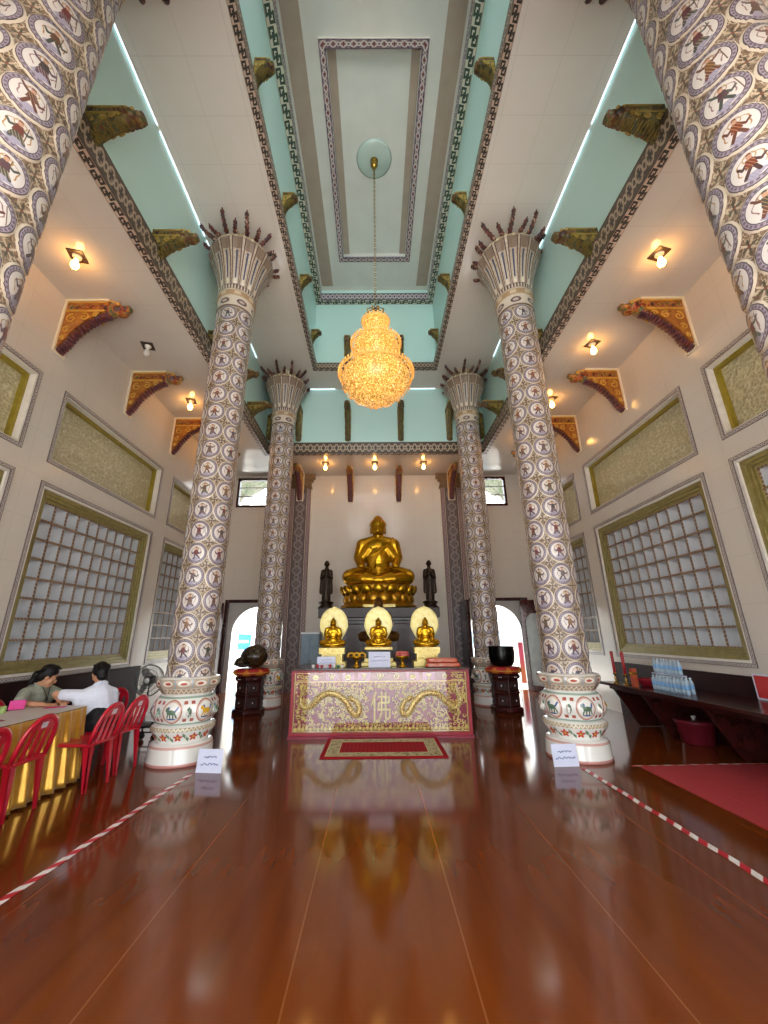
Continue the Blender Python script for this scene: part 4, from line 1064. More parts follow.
monk('dark bronze standing figure left of the big golden statue', -1.33, 1)
monk('dark bronze standing figure right of the big golden statue', 1.4, -1)

# three small gilt statues with leaf-shaped halos on the altar
def halo_shape(w, h, n=40):
    P = []
    for i in range(n):
        a = 2*PI*i/n; x = sin(a); z = cos(a); k = 1-.42*max(0, -z)**1.1-.0
        P.append((x*w*k*(1+.08*z), h*(.5+.5*z)+(.02 if abs(x) < .06 and z > 0 else 0)))
    return P
M_halo = mottled('cream gold halo', 'dccb78', 'e6d998', 16, .35, metal=.15, bump=.4)
def small_statue(label, x, mid=False):
    y = 7.3; t = thing('gilt_statuette', label, 'statue', (x, y, AH), 0, 'gilt statuettes on the altar')
    if mid:
        mb = MB(); mb.box(-.3, .3, -.16, .2, 0, .06); mb.box(-.25, .25, -.14, .19, .06, .13); mb.build('gilt_steps', M_goldp, t, bevel=.01)
        mb = MB(); mb.box(-.23, .23, -.13, .18, .13, .26); mb.build('black_plinth', M_black, t, bevel=.01); mb = MB(); mb.box(-.24, .24, -.14, .18, .26, .31); mb.build('plinth', M_goldp, t, bevel=.01)
    else:
        mb = MB(); mb.box(-.24, .24, -.16, .2, 0, .07); mb.box(-.18, .18, -.13, .17, .07, .2); mb.box(-.22, .22, -.15, .19, .2, .3)
        for k in range(4): mb.ell((-.13+.087*k, -.13, .135), (.03, .012, .04), nu=8, nv=6)
        mb.build('plinth', M_goldp, t, bevel=.008)
    mb = MB(); mb.prism(halo_shape(.255, .7), .03, None, 0, .1); 
    H_ = halo_shape(.235, .66); mb.tube([(a, .1, b+.02) for a, b in H_], .008, 5, closed=True)
    mb.build('halo', M_halo, t, (0, 0, .3), bevel=.006)
    mb = MB(); seated(mb, .5); face(mb, .5)
    for s in (-1, 1): hand(mb, (s*.2*.5, -.2*.5, .215*.5), (-s, -.45, -.05), (0, 0, 1), .42, .25, -s)
    mb.organic('figure', M_gold, .0075, t, (0, 0, .32), 2)
    mb = MB(); mb.lathe([(.16, 0), (.19, .015), (.17, .035)], 24, Matrix.Diagonal((1, .7, 1, 1)), fr=lambda a, z: 1+.05*cos(12*a)); mb.build('lotus_seat', M_goldd, t, (0, -.01, .3))
small_statue('small gilt statue with leaf halo at the left of the altar', -.8)
small_statue('small gilt statue with leaf halo on a black plinth, middle of the altar', .01, True)
small_statue('small gilt statue with leaf halo at the right of the altar', .85)
# the bronze figure half hidden behind the middle one
t = thing('bronze_statue', 'brown bronze seated figure half hidden behind the middle gilt statue', 'statue', (.02, 7.86, AH))
mb = MB(); mb.box(-.24, .24, -.18, .2, 0, .38); mb.build('plinth', M_wood, t, bevel=.02)
M_brz = mottled('brown bronze', '4a3015', '6b4a22', 9, .3, metal=.7)
mb = MB(); seated(mb, .86); face(mb, .86)
for s in (-1, 1): hand(mb, (s*.2*.86, -.2*.86, .215*.86), (-s, -.45, -.05), (0, 0, 1), .75, .25, -s)
mb.organic('figure', M_brz, .011, t, (0, 0, .38), 2)

# offerings along the altar edge
M_paper = mottled('white notice paper', 'cdd1e6', 'd6daf0', 4, .6)
M_ink = Mat('grey blue ink', '7680ac', .6)
def scribble(mb, x0, x1, z, y, a, seed, w=.0022):
    r = random.Random(seed); n = int((x1-x0)/.007); P = [(x0+(x1-x0)*i/n, y, z+a*(r.random()-.5)*2) for i in range(n+1)]
    mb.tube(P, w, 4)
def card(label, loc, w, h, rz, cat='notice', lean=.12, lines=((.68, .55), (.42, .8)), wr=.0028):
    t = thing('notice_card', label, cat, loc, rz)
    M = Matrix.Rotation(-lean, 4, 'X')
    mb = MB(); mb.box(-w/2, w/2, 0, .004, 0, h, 0, M); mb.build('card', M_paper, t)
    mb = MB()
    for i, (f, wd) in enumerate(lines): scribble(mb, -w*wd/2, w*wd/2, h*f, -.001, h*.055, i+3, wr)
    o = mb.build('handwriting', M_ink, t); o.rotation_euler.x = -lean
    mb = MB(); mb.prism([(0, 0), (.06, 0), (h*.8*sin(lean)+.003, h*.8*cos(lean))], .004, Matrix.Rotation(PI/2, 4, 'Z') @ Matrix.Translation((.005, 0, 0))); mb.build('prop', M_paper, t)
    return t
card('white notice card leaning on the left gilt statue', (-.87, 6.98, AH), .31, .17, 0)
card('white notice card standing in front of the middle gilt statue', (.02, 6.93, AH), .36, .24, 0)
rr = random.Random(5)
for i, (cl, nm) in enumerate((('e4e0dc', 'white'), ('b03036', 'red'), ('a02c34', 'dark red'), ('e0d6d6', 'pale pink'), ('b4333a', 'bright red'), ('e6e4e2', 'white'), ('3f7a5c', 'green'), ('e2e0de', 'white'))):
    t = thing('offering_cup', 'tiny %s cup in the row before the left gilt statue, %s from the left' % (nm, ('first', 'second', 'third', 'fourth', 'fifth', 'sixth', 'seventh', 'eighth')[i]), 'cup', (-1.06+.068*i, 6.83, AH), 0, 'tiny offering cups')
    mb = MB(); mb.lathe([(.012, 0), (.016, .004), (.014, .01), (.026, .03), (.028, .048), (.025, .048), (.02, .02), (.001, .018)], 16); mb.build('cup', Mat('cup '+nm+str(i), cl, .25), t)
    mb = MB(); mb.ell((0, 0, .048), (.02, .02, .012), nu=10, nv=6); mb.build('filling', Mat('filling '+str(i), ('c8b8a0', 'c03a30', 'd8d0c8')[i % 3], .5), t)
def stand(label, loc, kind):
    t = thing('offering_stand', label, 'offering', loc)
    mb = MB(); mb.lathe([(.06, 0), (.065, .01), (.035, .03), (.022, .06), (.024, .1), (.05, .125), (.11, .15), (.125, .175), (.115, .175), (.04, .15), (.001, .148)], 28); mb.build('gold_bowl', M_gold, t)
    if kind == 'garland':
        mb = MB(); r = random.Random(4)
        for k in range(3):
            cx = (-.09, 0, .09)[k]; n = 16
            for i in range(n):
                a = PI*i/(n-1); mb.ell((cx+.055*cos(a), .01*(k-1), .17+.055*sin(a)), (.016, .016, .016), nu=7, nv=5)
        mb.build('yellow_garland', mottled('marigold yellow', 'd09a10', 'e0b020', 30, .6), t)
    else:
        for k, (z, w) in enumerate(((.17, .12), (.205, .115))):
            mb = MB(); mb.ell((0, 0, z+.02), (w, .08, .026), nu=20, nv=10); mb.build('red_packet', mottled('red cellophane '+str(k), 'b8303a', 'd88078', 18, .25), t)
stand('gold footed bowl with yellow flower garlands, between left and middle statues', (-.36, 6.93, AH), 'garland')
stand('gold footed bowl holding red packets, between middle and right statues', (.4, 6.93, AH), 'packets')
for i, (x, y, z, s) in enumerate(((1.06, 6.93, 0, .28), (1.05, 6.95, .07, .25))):
    t = thing('folded_cloth', ('lower', 'upper')[i]+' orange red folded bundle at the right end of the altar', 'cloth', (x, y, AH+z), 0, 'orange folded bundles')
    mb = MB(); mb.box(-s, s, -.12, .12, 0, .065); o = mb.build('bundle', mottled('orange red cloth '+str(i), 'c8401f', 'd8603a', 14, .35, bump=.5), t, bevel=.028)
    mb = MB()
    for k in range(5): mb.tube(spline([(-s+.03, -.122, .012+.011*k), (0, -.126, .016+.01*k), (s-.03, -.122, .013+.011*k)], 4), .0035, 5)
    mb.build('wrapper_fold', mottled('white wrap '+str(i), 'e0b8a8', 'd87a60', 14, .3), t)
for x, l in ((-.62, 'left'), (.62, 'right')):
    pass

# blue grey cabinet against the back wall
t = thing('metal_cabinet', 'blue grey metal cabinet left of the dark pedestal', 'cabinet', (-1.78, 11.2, 0))
M_blue = mottled('blue grey enamel', '6f8796', '7f97a5', 5, .35)
mb = MB(); mb.box(-.24, .24, -.25, .3, .05, 1.55); mb.build('body', M_blue, t, bevel=.008)
mb = MB(); mb.box(-.25, .25, -.27, .31, 1.55, 1.6); mb.build('top', M_tubebody, t, bevel=.004)
for s in (-1, 1):
    mb = MB(); mb.box(*sorted((s*.01, s*.225)), -.268, -.25, .1, 1.5); d = mb.build('door', M_blue, t, bevel=.004)
    mb = MB(); mb.box(*sorted((s*.02, s*.035)), -.285, -.268, .75, .9); mb.build('handle', M_black, d)
mb = MB(); mb.box(-.22, .22, -.2, .25, 0, .05); mb.build('plinth', M_black, t)

# rug in front of the altar
M_rug = Mat('patterned red rug', rough=.9, spec=.1); m = M_rug; p = m.xyz()
ax, ay = p[0].abs(), p[1].abs()
ex, ey = .83-ax, .5-ay; e = ex.mn(ey)
chk = ((p[0]/.055).fract()-.5).abs()+((p[1]/.055).fract()-.5).abs()
c = m.mix((chk.lt(.32)), '9c1f26', 'b23038'); c = m.mix(m.noise(120)*.5, c, '7c151c')
n = m.vor(16); orn = m.mix(n.lt(.32), 'b8ab86', '6f6a4a'); orn = m.mix(n.lt(.12), orn, '8c2a2a')
c = m.mix(e.lt(.235), c, 'cbbd94'); c = m.mix(e.lt(.22), c, orn); c = m.mix(e.lt(.075), c, 'cbbd94'); c = m.mix(e.lt(.06), c, '9c1a24')
m.color(c); m.bump(m.noise(300), .3, .005)
mb = MB(); nx, ny = 20, 12
mb.box(-.83, .83, -.5, .5, 0, .012); o = mb.build('floor_rug', M_rug, loc=(.055, 6.215, 0), bevel=.004); tag(o, 'red rectangular rug with cream patterned border before the altar', 'rug')

# ------------------------------------------------------------------ carved stands with a wooden fish and a bowl
M_cush = Mat('red yellow cushion cloth', rough=.55); m = M_cush; p = m.xyz()
a = p[1].atan2(p[0])*(4/PI); k = ((a+.5).fract()-.5).abs(); c = m.mix((k+p[2]*2.0-.12).lt(.22), 'a81a22', 'd0782a'); m.color(c)
def carved_stand(label, x):
    t = thing('carved_stand', label, 'stand', (x, 8.92, 0), 0, 'carved stands flanking the altar')
    mb = MB(); mb.lathe([(.33, 0), (.34, .03), (.33, .08), (.30, .1)], 6, a0=PI/6, sm=False); mb.lathe([(.285, .1), (.285, .62)], 6, a0=PI/6, sm=False); mb.lathe([(.30, .62), (.325, .645), (.325, .69), (.31, .72)], 6, a0=PI/6, sm=False); mb.lathe([(.295, .34), (.305, .36), (.295, .38)], 6, a0=PI/6, sm=False)
    mb.build('body', M_dark, t, bevel=.006)
    for k in range(6):
        a = PI/3*k; mb = MB(); R3 = Matrix.Rotation(a, 4, 'Z'); q = .248
        for z0, z1 in ((.13, .31), (.41, .58)):
            mb.box(q, q+.012, -.1, .1, z0, z1, 0, R3)
            mb.tube([R3 @ Vector((q+.014, .08*cos(b), (z0+z1)/2+(z1-z0)*.36*sin(b))) for b in [2*PI*i/14 for i in range(14)]], .008, 5, closed=True)
        mb.build('carved_panel', M_wood, t, bevel=.003)
        mb = MB(); mb.ell(R3 @ Vector((q+.03, 0, .5)), (.014, .014, .022), nu=8, nv=6); mb.ell(R3 @ Vector((q+.03, 0, .22)), (.012, .012, .018), nu=8, nv=6)
        mb.ell(R3 @ Vector((q+.07, -.02, .665)), (.012, .012, .009), nu=8, nv=6); mb.ell(R3 @ Vector((q+.07, .02, .665)), (.012, .012, .009), nu=8, nv=6)
        mb.build('pearl_inlay', M_paper, t)
    return t
def cushion(label, x):
    t = thing('round_cushion', label, 'cushion', (x, 8.92, .72), 0, 'ring cushions on the carved stands')
    mb = MB(); mb.lathe([(.2, 0), (.33, .01), (.37, .045), (.375, .085), (.34, .125), (.22, .14), (.001, .125)], 40, fr=lambda a, z: 1+.02*cos(8*a)); mb.build('pad', M_cush, t)
    mb = MB(); mb.tube([(.372*cos(2*PI*i/40), .372*sin(2*PI*i/40), .062) for i in range(40)], .012, 6, closed=True); mb.build('piping', Mat('gold piping', 'c8902c', .5), t)
carved_stand('dark carved stand under the wooden fish, left of the altar', -2.67); cushion('red and yellow cushion under the wooden fish', -2.67)
carved_stand('dark carved stand under the black bowl, right of the altar', 2.66); cushion('red and yellow cushion under the black bowl', 2.66)
M_fish = mottled('dark olive wood', '2a2013', '3b2c18', 8, .25, coat=.3)
t = thing('wooden_fish', 'dark rounded wooden fish drum on a cushion left of the altar', 'drum', (-2.67, 8.92, .862))
mb = MB(); mb.ell((.03, 0, .23), (.29, .27, .23)); mb.ell((.08, 0, .31), (.2, .2, .17)); mb.ell((-.2, 0, .12), (.17, .2, .11)); mb.ell((-.31, 0, .1), (.07, .14, .06))
mb.organic('body', M_fish, .014, t, None, 3)
mb = MB(); mb.box(-.36, .0, -.3, .3, .07, .085); mb.build('sound_slot', M_black, t)
for s in (-1, 1):
    mb = MB(); P = [(.06+.1*(1-i/22)*cos(.5*i), s*.23-s*.02, .28+.1*(1-i/22)*sin(.5*i)) for i in range(18)]; mb.tube(P, .014, 6); mb.ell((-.16, s*.2, .2), (.03, .02, .03), nu=10, nv=8); mb.build('carved_scroll', M_fish, t)
t = thing('singing_bowl', 'black metal bowl on a cushion right of the altar', 'bowl', (2.66, 8.92, .862))
mb = MB(); mb.lathe([(.14, 0), (.2, .01), (.245, .07), (.265, .16), (.27, .26), (.262, .35), (.272, .385), (.262, .395), (.25, .385), (.255, .25), (.23, .08), (.13, .03), (.001, .025)], 48); mb.build('bowl', Mat('black metal', '0c0d0d', .25, .5), t)
mb = MB(); mb.tube([(.268*cos(2*PI*i/48), .268*sin(2*PI*i/48), .388) for i in range(48)], .009, 6, closed=True); mb.build('rim', Mat('dark rim', '1c1f1d', .25, .6), t)
# ------------------------------------------------------------------ floor tapes, notices, red mat
M_tape = Mat('red and white barrier tape', rough=.4); m = M_tape; uv = m.xyz('UV')
m.color(m.mix((uv[0]+uv[1]*.35).fract().lt(.5), 'e6e2de', 'b3122a'))
def tape(label, a, b, w, name='barrier_tape'):
    a = Vector(a); b = Vector(b); L = (b-a).length; d = (b-a)/L; n = Vector((-d.y, d.x, 0))*w/2; k = 24
    mb = MB(); r = random.Random(2)
    pts = [a+d*(L*i/k)+Vector((0, 0, .004+.0012*sin(i*2.1))) for i in range(k+1)]
    wob = [n.normalized()*.004*sin(i*1.3) for i in range(k+1)]
    for i in range(k):
        q = [pts[i]-n+wob[i], pts[i+1]-n+wob[i+1], pts[i+1]+n+wob[i+1], pts[i]+n+wob[i]]
        u0, u1 = L*i/k/.17, L*(i+1)/k/.17
        mb.quad(*q, 0, [(u0, 0), (u1, 0), (u1, 1), (u0, 1)])
        mb.quad(*[p-Vector((0, 0, .0025)) for p in q[::-1]], 0, [(u0, 1), (u1, 1), (u1, 0), (u0, 0)])
    return tag(mb.build(name, M_tape), label, 'tape', 'striped barrier tapes')
tape('red and white barrier tape on the floor from the left column towards the camera', (-2.17, 5.2, 0), (-2.325, 2.26, 0), .055)
tape('red and white barrier tape on the floor from the right column towards the camera', (2.37, 5.25, 0), (2.43, 2.26, 0), .055)
tape('thin red and white tape along the far edge of the red mat', (2.98, 5.31, 0), (4.72, 5.36, 0), .03)
card('white handwritten notice standing at the foot of the left middle column', (-1.99, 5.22, 0), .31, .24, -.12, lines=((.66, .5), (.36, .7)), wr=.005)
card('white handwritten notice standing at the foot of the right middle column', (2.215, 5.32, 0), .31, .235, .06, lines=((.66, .55), (.38, .8)), wr=.005)
M_mat = mottled('flat red mat', 'a33338', 'ab3b40', 40, .85, spec=.2)
mb = MB(); mb.prism([(3.06, .3), (4.72, .3), (4.72, 5.33), (3.06, 5.28)], .01, Matrix(((1, 0, 0, 0), (0, 0, 1, 0), (0, 1, 0, 0), (0, 0, 0, 1))), 0, 0)
o = mb.build('red_mat', M_mat); tag(o, 'plain red mat on the floor at the right edge', 'mat')

# ------------------------------------------------------------------ right hand shelf and what stands on it
t = thing('wall_bench', 'long dark wooden shelf bench along the right wall', 'bench', (0, 0, 0), kind='thing')
mb = MB(); mb.box(3.92, W-.052, 1.2, 7.5, .655, .70); mb.build('bench_top', M_dark, t, bevel=.006)
mb = MB(); mb.box(4.05, 4.09, 1.2, 7.45, .585, .655); mb.build('apron', M_dark, t, bevel=.004)
for y in (7.38, 6.62, 5.42, 3.6, 2.2):
    mb = MB(); mb.prism([(4.42, .012), (W-.055, .012), (W-.055, .655), (4.06, .655), (4.06, .61)], .05, None, 0, y-.025); mb.build('leg', M_dark, t, bevel=.006)
M_candle = mottled('red candle wax', '9c1420', 'a81c28', 8, .4)
for i, (x, y, l) in enumerate(((4.0, 7.12, 'the farther of the pair'), (4.02, 6.86, 'the nearer of the pair'))):
    t = thing('red_candle', 'tall red candle on brass at the shelf end, '+l, 'candle', (x, y, .7), 0, 'red candles')
    mb = MB(); mb.lathe([(.05, 0), (.052, .01), (.02, .025), (.014, .06), (.024, .075), (.013, .09), (.013, .13), (.03, .15), (.036, .165), (.02, .17)], 20); mb.build('brass_holder', M_brass, t)
    mb = MB(); mb.lathe([(.021, .165), (.023, .3), (.026, .5), (.02, .51), (.001, .512)], 16); mb.build('candle', M_candle, t)
    mb = MB(); mb.caps((0, 0, .51), (.004, 0, .53), .002, .0015, 5); mb.build('wick', M_black, t)
t = thing('incense_packet', 'orange red upright packet beside the candles on the shelf', 'box', (4.03, 6.66, .7), .2)
mb = MB(); mb.box(-.04, .04, -.03, .03, 0, .27); mb.build('packet', mottled('orange red card', 'a8432a', 'b85a38', 12, .5), t, bevel=.004)
mb = MB(); mb.box(-.041, .041, -.031, .031, .18, .21); mb.build('gold_band', M_gold, t)
t = thing('red_bowl', 'shallow red plastic bowl beside the bottles on the shelf', 'bowl', (4.3, 6.78, .7))
mb = MB(); mb.lathe([(.07, 0), (.1, .02), (.14, .08), (.15, .1), (.142, .1), (.1, .03), (.001, .012)], 28); mb.build('bowl', mottled('red plastic', '8c1424', '981a2c', 8, .3), t)
mb = MB(); mb.tube([(.147*cos(2*PI*i/28), .147*sin(2*PI*i/28), .1) for i in range(28)], .006, 6, closed=True); mb.build('rim', M_candle, t)
M_bot = mottled('clear bluish bottle', 'a9c6dc', 'c2d8e8', 20, .12, spec=.6, coat=.4); M_bot.set('Transmission Weight', .3); M_bot.set('Alpha', 1)
M_botlab = mottled('blue bottle label', '4f88bd', '6fa3d0', 20, .4)
M_botcap = Mat('pale bottle cap', 'c8dcea', .4)
prof = [(.026, 0), (.031, .004), (.031, .05), (.029, .055), (.031, .06), (.031, .135), (.026, .16), (.013, .18), (.012, .19)]
def bottle(label):
    t = thing('water_bottle', label, 'bottle', (0, 0, 0), 0, 'small water bottles on the shelf')
    mb = MB(); mb.lathe(prof, 14); mb.build('body', M_bot, t)
    mb = MB(); mb.lathe([(.0318, .07), (.0318, .118)], 14, cap=False); mb.build('label', M_botlab, t)
    mb = MB(); mb.lathe([(.0145, .188), (.0145, .204), (.012, .206)], 12); mb.build('cap', M_botcap, t)
    return t
b0 = None
NUM = ['first', 'second', 'third', 'fourth', 'fifth', 'sixth', 'seventh', 'eighth', 'ninth', 'tenth']
for row, (x, z, nm, y0, n) in enumerate(((4.16, .70, 'front bottom row', 5.74, 10), (4.30, .70, 'back bottom row', 5.84, 10), (4.30, .921, 'raised row', 6.0, 8))):
    for i in range(n):
        lab = 'clear blue water bottle in the %s, %s from the far end' % (nm, NUM[i])
        loc = (x, y0+.072*(n-1)-.072*i, z)
        if b0 is None: b0 = bottle(lab); b0.location = loc
        else: copy_thing(b0, lab, loc)
t = thing('bottle_tray', 'clear film tray under the raised row of bottles', 'tray', (4.30, 6.25, .906))
mb = MB(); mb.box(-.045, .045, -.3, .3, 0, .004); mb.build('sheet', M_paper, t); mb = MB(); mb.box(-.048, -.043, -.3, .3, 0, .014); mb.box(.043, .048, -.3, .3, 0, .014); mb.build('edge', M_paper, t)
M_tub = mottled('burgundy plastic', '6a1a26', '741f2c', 6, .3)
t = thing('plastic_tub', 'burgundy plastic tub with a lid under the dark shelf', 'tub', (4.56, 6.3, 0)); t.scale = (.92, .92, .92)
mb = MB(); mb.lathe([(.2, 0), (.215, .01), (.26, .29), (.275, .3), (.27, .31), (.25, .3), (.2, .02), (.001, .015)], 40); mb.build('tub', M_tub, t)
mb = MB(); mb.lathe([(.272, .308), (.275, .325), (.24, .335), (.2, .328), (.001, .335)], 40); l = mb.build('lid', M_tub, t)
mb = MB(); mb.lathe([(.03, .333), (.02, .345), (.04, .37), (.03, .385), (.001, .388)], 20); mb.build('knob', Mat('pale lid knob', 'b8b4b4', .3), l)
t = thing('red_sign', 'red poster with a pale border at the right frame edge', 'sign', (4.765, 5.08, .701))
mb = MB(); mb.box(-.008, .0, -.3, .3, 0, .3); mb.build('board', M_paper, t); mb = MB(); mb.box(-.012, -.008, -.275, .275, .02, .28); mb.build('red_face', mottled('red print', 'c02a2c', 'c83434', 5, .4), t)

# ------------------------------------------------------------------ left: table with satin skirt
TX0, TX1, TY0, TY1 = -4.02, -3.42, 2.2, 5.03
t = thing('long_table', 'long table at the left where the two people sit', 'table', ((TX0+TX1)/2, (TY0+TY1)/2, 0))
hx, hy = (TX1-TX0)/2, (TY1-TY0)/2
mb = MB(); mb.box(-hx+.01, hx-.01, -hy+.01, hy-.01, .71, .74); mb.build('table_top', M_wood, t)
for sx in (-1, 1):
    for sy in (-1, 1):
        mb = MB(); mb.caps((sx*(hx-.08), sy*(hy-.15), .018), (sx*(hx-.08), sy*(hy-.15), .71), .016, .016, 10); mb.build('leg', M_plate, t)
M_satin = mottled('gold satin', 'c08a20', 'd8a438', 5, .25, spec=.7); M_satin.set('Metallic', .5); M_satin.set('Sheen Weight', .4)
mb = MB()
per = [(hx, -hy), (hx, hy), (-hx, hy), (-hx, -hy)]
pts = []
for (a, b) in zip(per, per[1:]+per[:1]):
    L = math.hypot(b[0]-a[0], b[1]-a[1]); n = int(L/.014)
    for i in range(n): pts.append((a[0]+(b[0]-a[0])*i/n, a[1]+(b[1]-a[1])*i/n, ((b[1]-a[1])/L, -(b[0]-a[0])/L)))
rows = 14; vs = []; n = len(pts); rn = random.Random(9)
for j in range(rows+1):
    f = j/rows; z = .738-.72*f; s_ = 0
    for i, (x, y, nn) in enumerate(pts):
        s_ = i*.014
        k = .5+.5*sin(s_*2*PI/.155+1.4*sin(s_*1.7)+.4*f); k2 = .5+.5*sin(s_*2*PI/.083+2+1.1*sin(s_*2.9))
        off = .012+(.01+.105*f**.8)*(.65*k**1.3+.3*k2)+.02*f
        vs.append((x+nn[0]*off, y+nn[1]*off, z))
fs = [(j*n+i, (j+1)*n+i, (j+1)*n+(i+1) % n, j*n+(i+1) % n) for j in range(rows) for i in range(n)]
mb.add(vs, fs, None, 0, True); o = mb.build('table_skirt', M_satin, loc=((TX0+TX1)/2, (TY0+TY1)/2, 0)); tag(o, 'pleated gold satin skirt hanging round the long table', 'tablecloth')
sol = o.modifiers.new('Solidify', 'SOLIDIFY'); sol.thickness = .003; sol.offset = 1
mb = MB(); mb.box(-hx-.012, hx+.012, -hy-.012, hy+.012, .742, .75); o = mb.build('table_cover', mottled('white table cover', 'cfcac4', 'd8d4ce', 5, .5), loc=((TX0+TX1)/2, (TY0+TY1)/2, 0), bevel=.003); tag(o, 'smooth white cover on top of the long table', 'tablecloth')
M_pink = Mat('hot pink paper', 'e0218a', .6)
mb = MB()
def sheet(name, label, mat, x, y, z, w, d, rz, cat='paper', rx=0):
    mb = MB(); n = 6; vs = []
    for k in (0, .002):
        for j in range(2):
            for i in range(n+1): vs.append((-w/2+w*i/n, -d/2+d*j, k+.003*sin(PI*i/n)))
    fs = []
    for i in range(n):
        fs += [(i, n+1+i, n+2+i, i+1), (2*n+2+i, 2*n+3+i, 3*n+4+i, 3*n+3+i), (i, i+1, 2*n+3+i, 2*n+2+i), (n+1+i, 3*n+3+i, 3*n+4+i, n+2+i)]
    fs += [(0, 2*n+2, 3*n+3, n+1), (n, 2*n+1, 4*n+3, 3*n+2)]
    mb.add(vs, fs); o = mb.build(name, mat, loc=(x, y, z), rz=rz); o.rotation_euler.x = rx; return tag(o, label, cat)
sheet('paper_slip', 'pink slip under the hands of the woman in grey', M_pink, -3.68, 4.9, .7505, .2, .1, .4)
sheet('red_slip', 'dark red slip lying on the white table near the left frame edge', mottled('dark red card', '8c1c30', '98243a', 8, .5), -3.72, 4.05, .7505, .12, .34, -.5)

# ------------------------------------------------------------------ red plastic chairs
M_red = mottled('red moulded plastic', 'b00f24', 'bb1830', 4, .28, coat=.25)
M_sticker = mottled('white sticker', 'd8d4d8', 'c4b8c0', 40, .4)
def chair(label):
    """seat faces -x; back at +x; origin on the floor"""
    t = thing('plastic_chair', label, 'chair', (0, 0, 0), 0, 'red plastic chairs')
    mb = MB(); n = 10                                            # dished seat with a skirt
    vs = []; fs = []
    for i in range(n+1):
        for j in range(n+1):
            x = -.21+.4*i/n; w = .2-.025*(i/n); y = -w+2*w*j/n; e = max(abs(2*j/n-1), abs(2*i/n-1)); vs.append((x, y, .445-.016*(1-e**3)))
    for i in range(n):
        for j in range(n): fs.append((i*(n+1)+j, (i+1)*(n+1)+j, (i+1)*(n+1)+j+1, i*(n+1)+j+1))
    mb.add(vs, fs, None, 0, True); vs2 = [(x, y, z-.018) for x, y, z in vs]; mb.add(vs2, [f[::-1] for f in fs], None, 0, True)
    for (a, b) in (((-.21, -.2), (.19, -.175)), ((.19, -.175), (.19, .175)), ((.19, .175), (-.21, .2)), ((-.21, .2), (-.21, -.2))): mb.caps((a[0], a[1], .432), (b[0], b[1], .432), .017, .017, 8)
    mb.build('seat', M_red, t)
    for sy in (-1, 1):
        mb = MB()                                                # L-section front leg, wide at the top
        mb.prism([(-.215, .43), (-.15, .43), (-.215, .0), (-.245, .0)], .012, None, 0, sy*.2-(.012 if sy > 0 else 0)); mb.add([(-.218, sy*.2, .43), (-.218, sy*.145, .43), (-.245, sy*.178, 0), (-.245, sy*.2, 0), (-.206, sy*.2, .43), (-.206, sy*.145, .43), (-.233, sy*.178, 0), (-.233, sy*.2, 0)], [(0, 1, 2, 3), (4, 7, 6, 5), (0, 4, 5, 1), (3, 2, 6, 7), (1, 5, 6, 2), (0, 3, 7, 4)]); mb.build('leg', M_red, t)
        mb = MB(); mb.prism([(.12, .43), (.195, .43), (.225, .0), (.195, .0)], .012, None, 0, sy*.178-(.012 if sy > 0 else 0)); mb.add([(.183, sy*.178, .43), (.183, sy*.125, .43), (.213, sy*.15, 0), (.213, sy*.178, 0), (.195, sy*.178, .43), (.195, sy*.125, .43), (.225, sy*.15, 0), (.225, sy*.178, 0)], [(0, 1, 2, 3), (4, 7, 6, 5), (0, 4, 5, 1), (3, 2, 6, 7), (1, 5, 6, 2), (0, 3, 7, 4)]); mb.build('leg', M_red, t)
    mb = MB()                                                    # arched back frame
    P = []
    for i in range(25):
        a = PI*i/24; y = -.185*cos(a)*(1 if abs(cos(a)) < .98 else 1); z = .44+.355*(sin(a)**.55 if sin(a) > 0 else 0); P.append((.185+.12*(z-.44)/.42, y, z))
    for i in range(24):
        a, b = Vector(P[i]), Vector(P[i+1]); 
    fr = []
    mb.tube(P, .026, 8, flat=.75); mb.build('back_frame', M_red, t)
    for yy in (-.085, 0, .085):
        zt = .44+.355*(1-(yy/.185)**2)**.28-.03; mb = MB(); w = .021; d = .006
        f = lambda z: .185+.12*(z-.44)/.42
        mb.add([(f(.44)-d, yy-w, .44), (f(.44)-d, yy+w, .44), (f(zt)-d, yy+w, zt), (f(zt)-d, yy-w, zt), (f(.44)+d, yy-w, .44), (f(.44)+d, yy+w, .44), (f(zt)+d, yy+w, zt), (f(zt)+d, yy-w, zt)], [(0, 1, 2, 3), (4, 7, 6, 5), (0, 4, 5, 1), (3, 2, 6, 7), (1, 5, 6, 2), (0, 3, 7, 4)]); mb.build('back_slat', M_red, t)
    mb = MB(); z0, z1 = .685, .77; f = lambda z: .185+.12*(z-.44)/.42
    mb.add([(f(z0)-.008, -.13, z0), (f(z0)-.008, .13, z0), (f(z1)-.008, .11, z1), (f(z1)-.008, -.11, z1), (f(z0)+.008, -.13, z0), (f(z0)+.008, .13, z0), (f(z1)+.008, .11, z1), (f(z1)+.008, -.11, z1)], [(0, 1, 2, 3), (4, 7, 6, 5), (0, 4, 5, 1), (3, 2, 6, 7), (1, 5, 6, 2), (0, 3, 7, 4)]); r = mb.build('top_rail', M_red, t)
    mb = MB(); mb.add([(f(.7)+.0095, -.035, .7), (f(.7)+.0095, .035, .7), (f(.75)+.0095, .035, .75), (f(.75)+.0095, -.035, .75), (f(.7)+.0085, -.035, .7), (f(.7)+.0085, .035, .7), (f(.75)+.0085, .035, .75), (f(.75)+.0085, -.035, .75)], [(0, 1, 2, 3), (4, 7, 6, 5), (0, 4, 5, 1), (3, 2, 6, 7), (1, 5, 6, 2), (0, 3, 7, 4)]); mb.build('sticker', M_sticker, r)
    return t
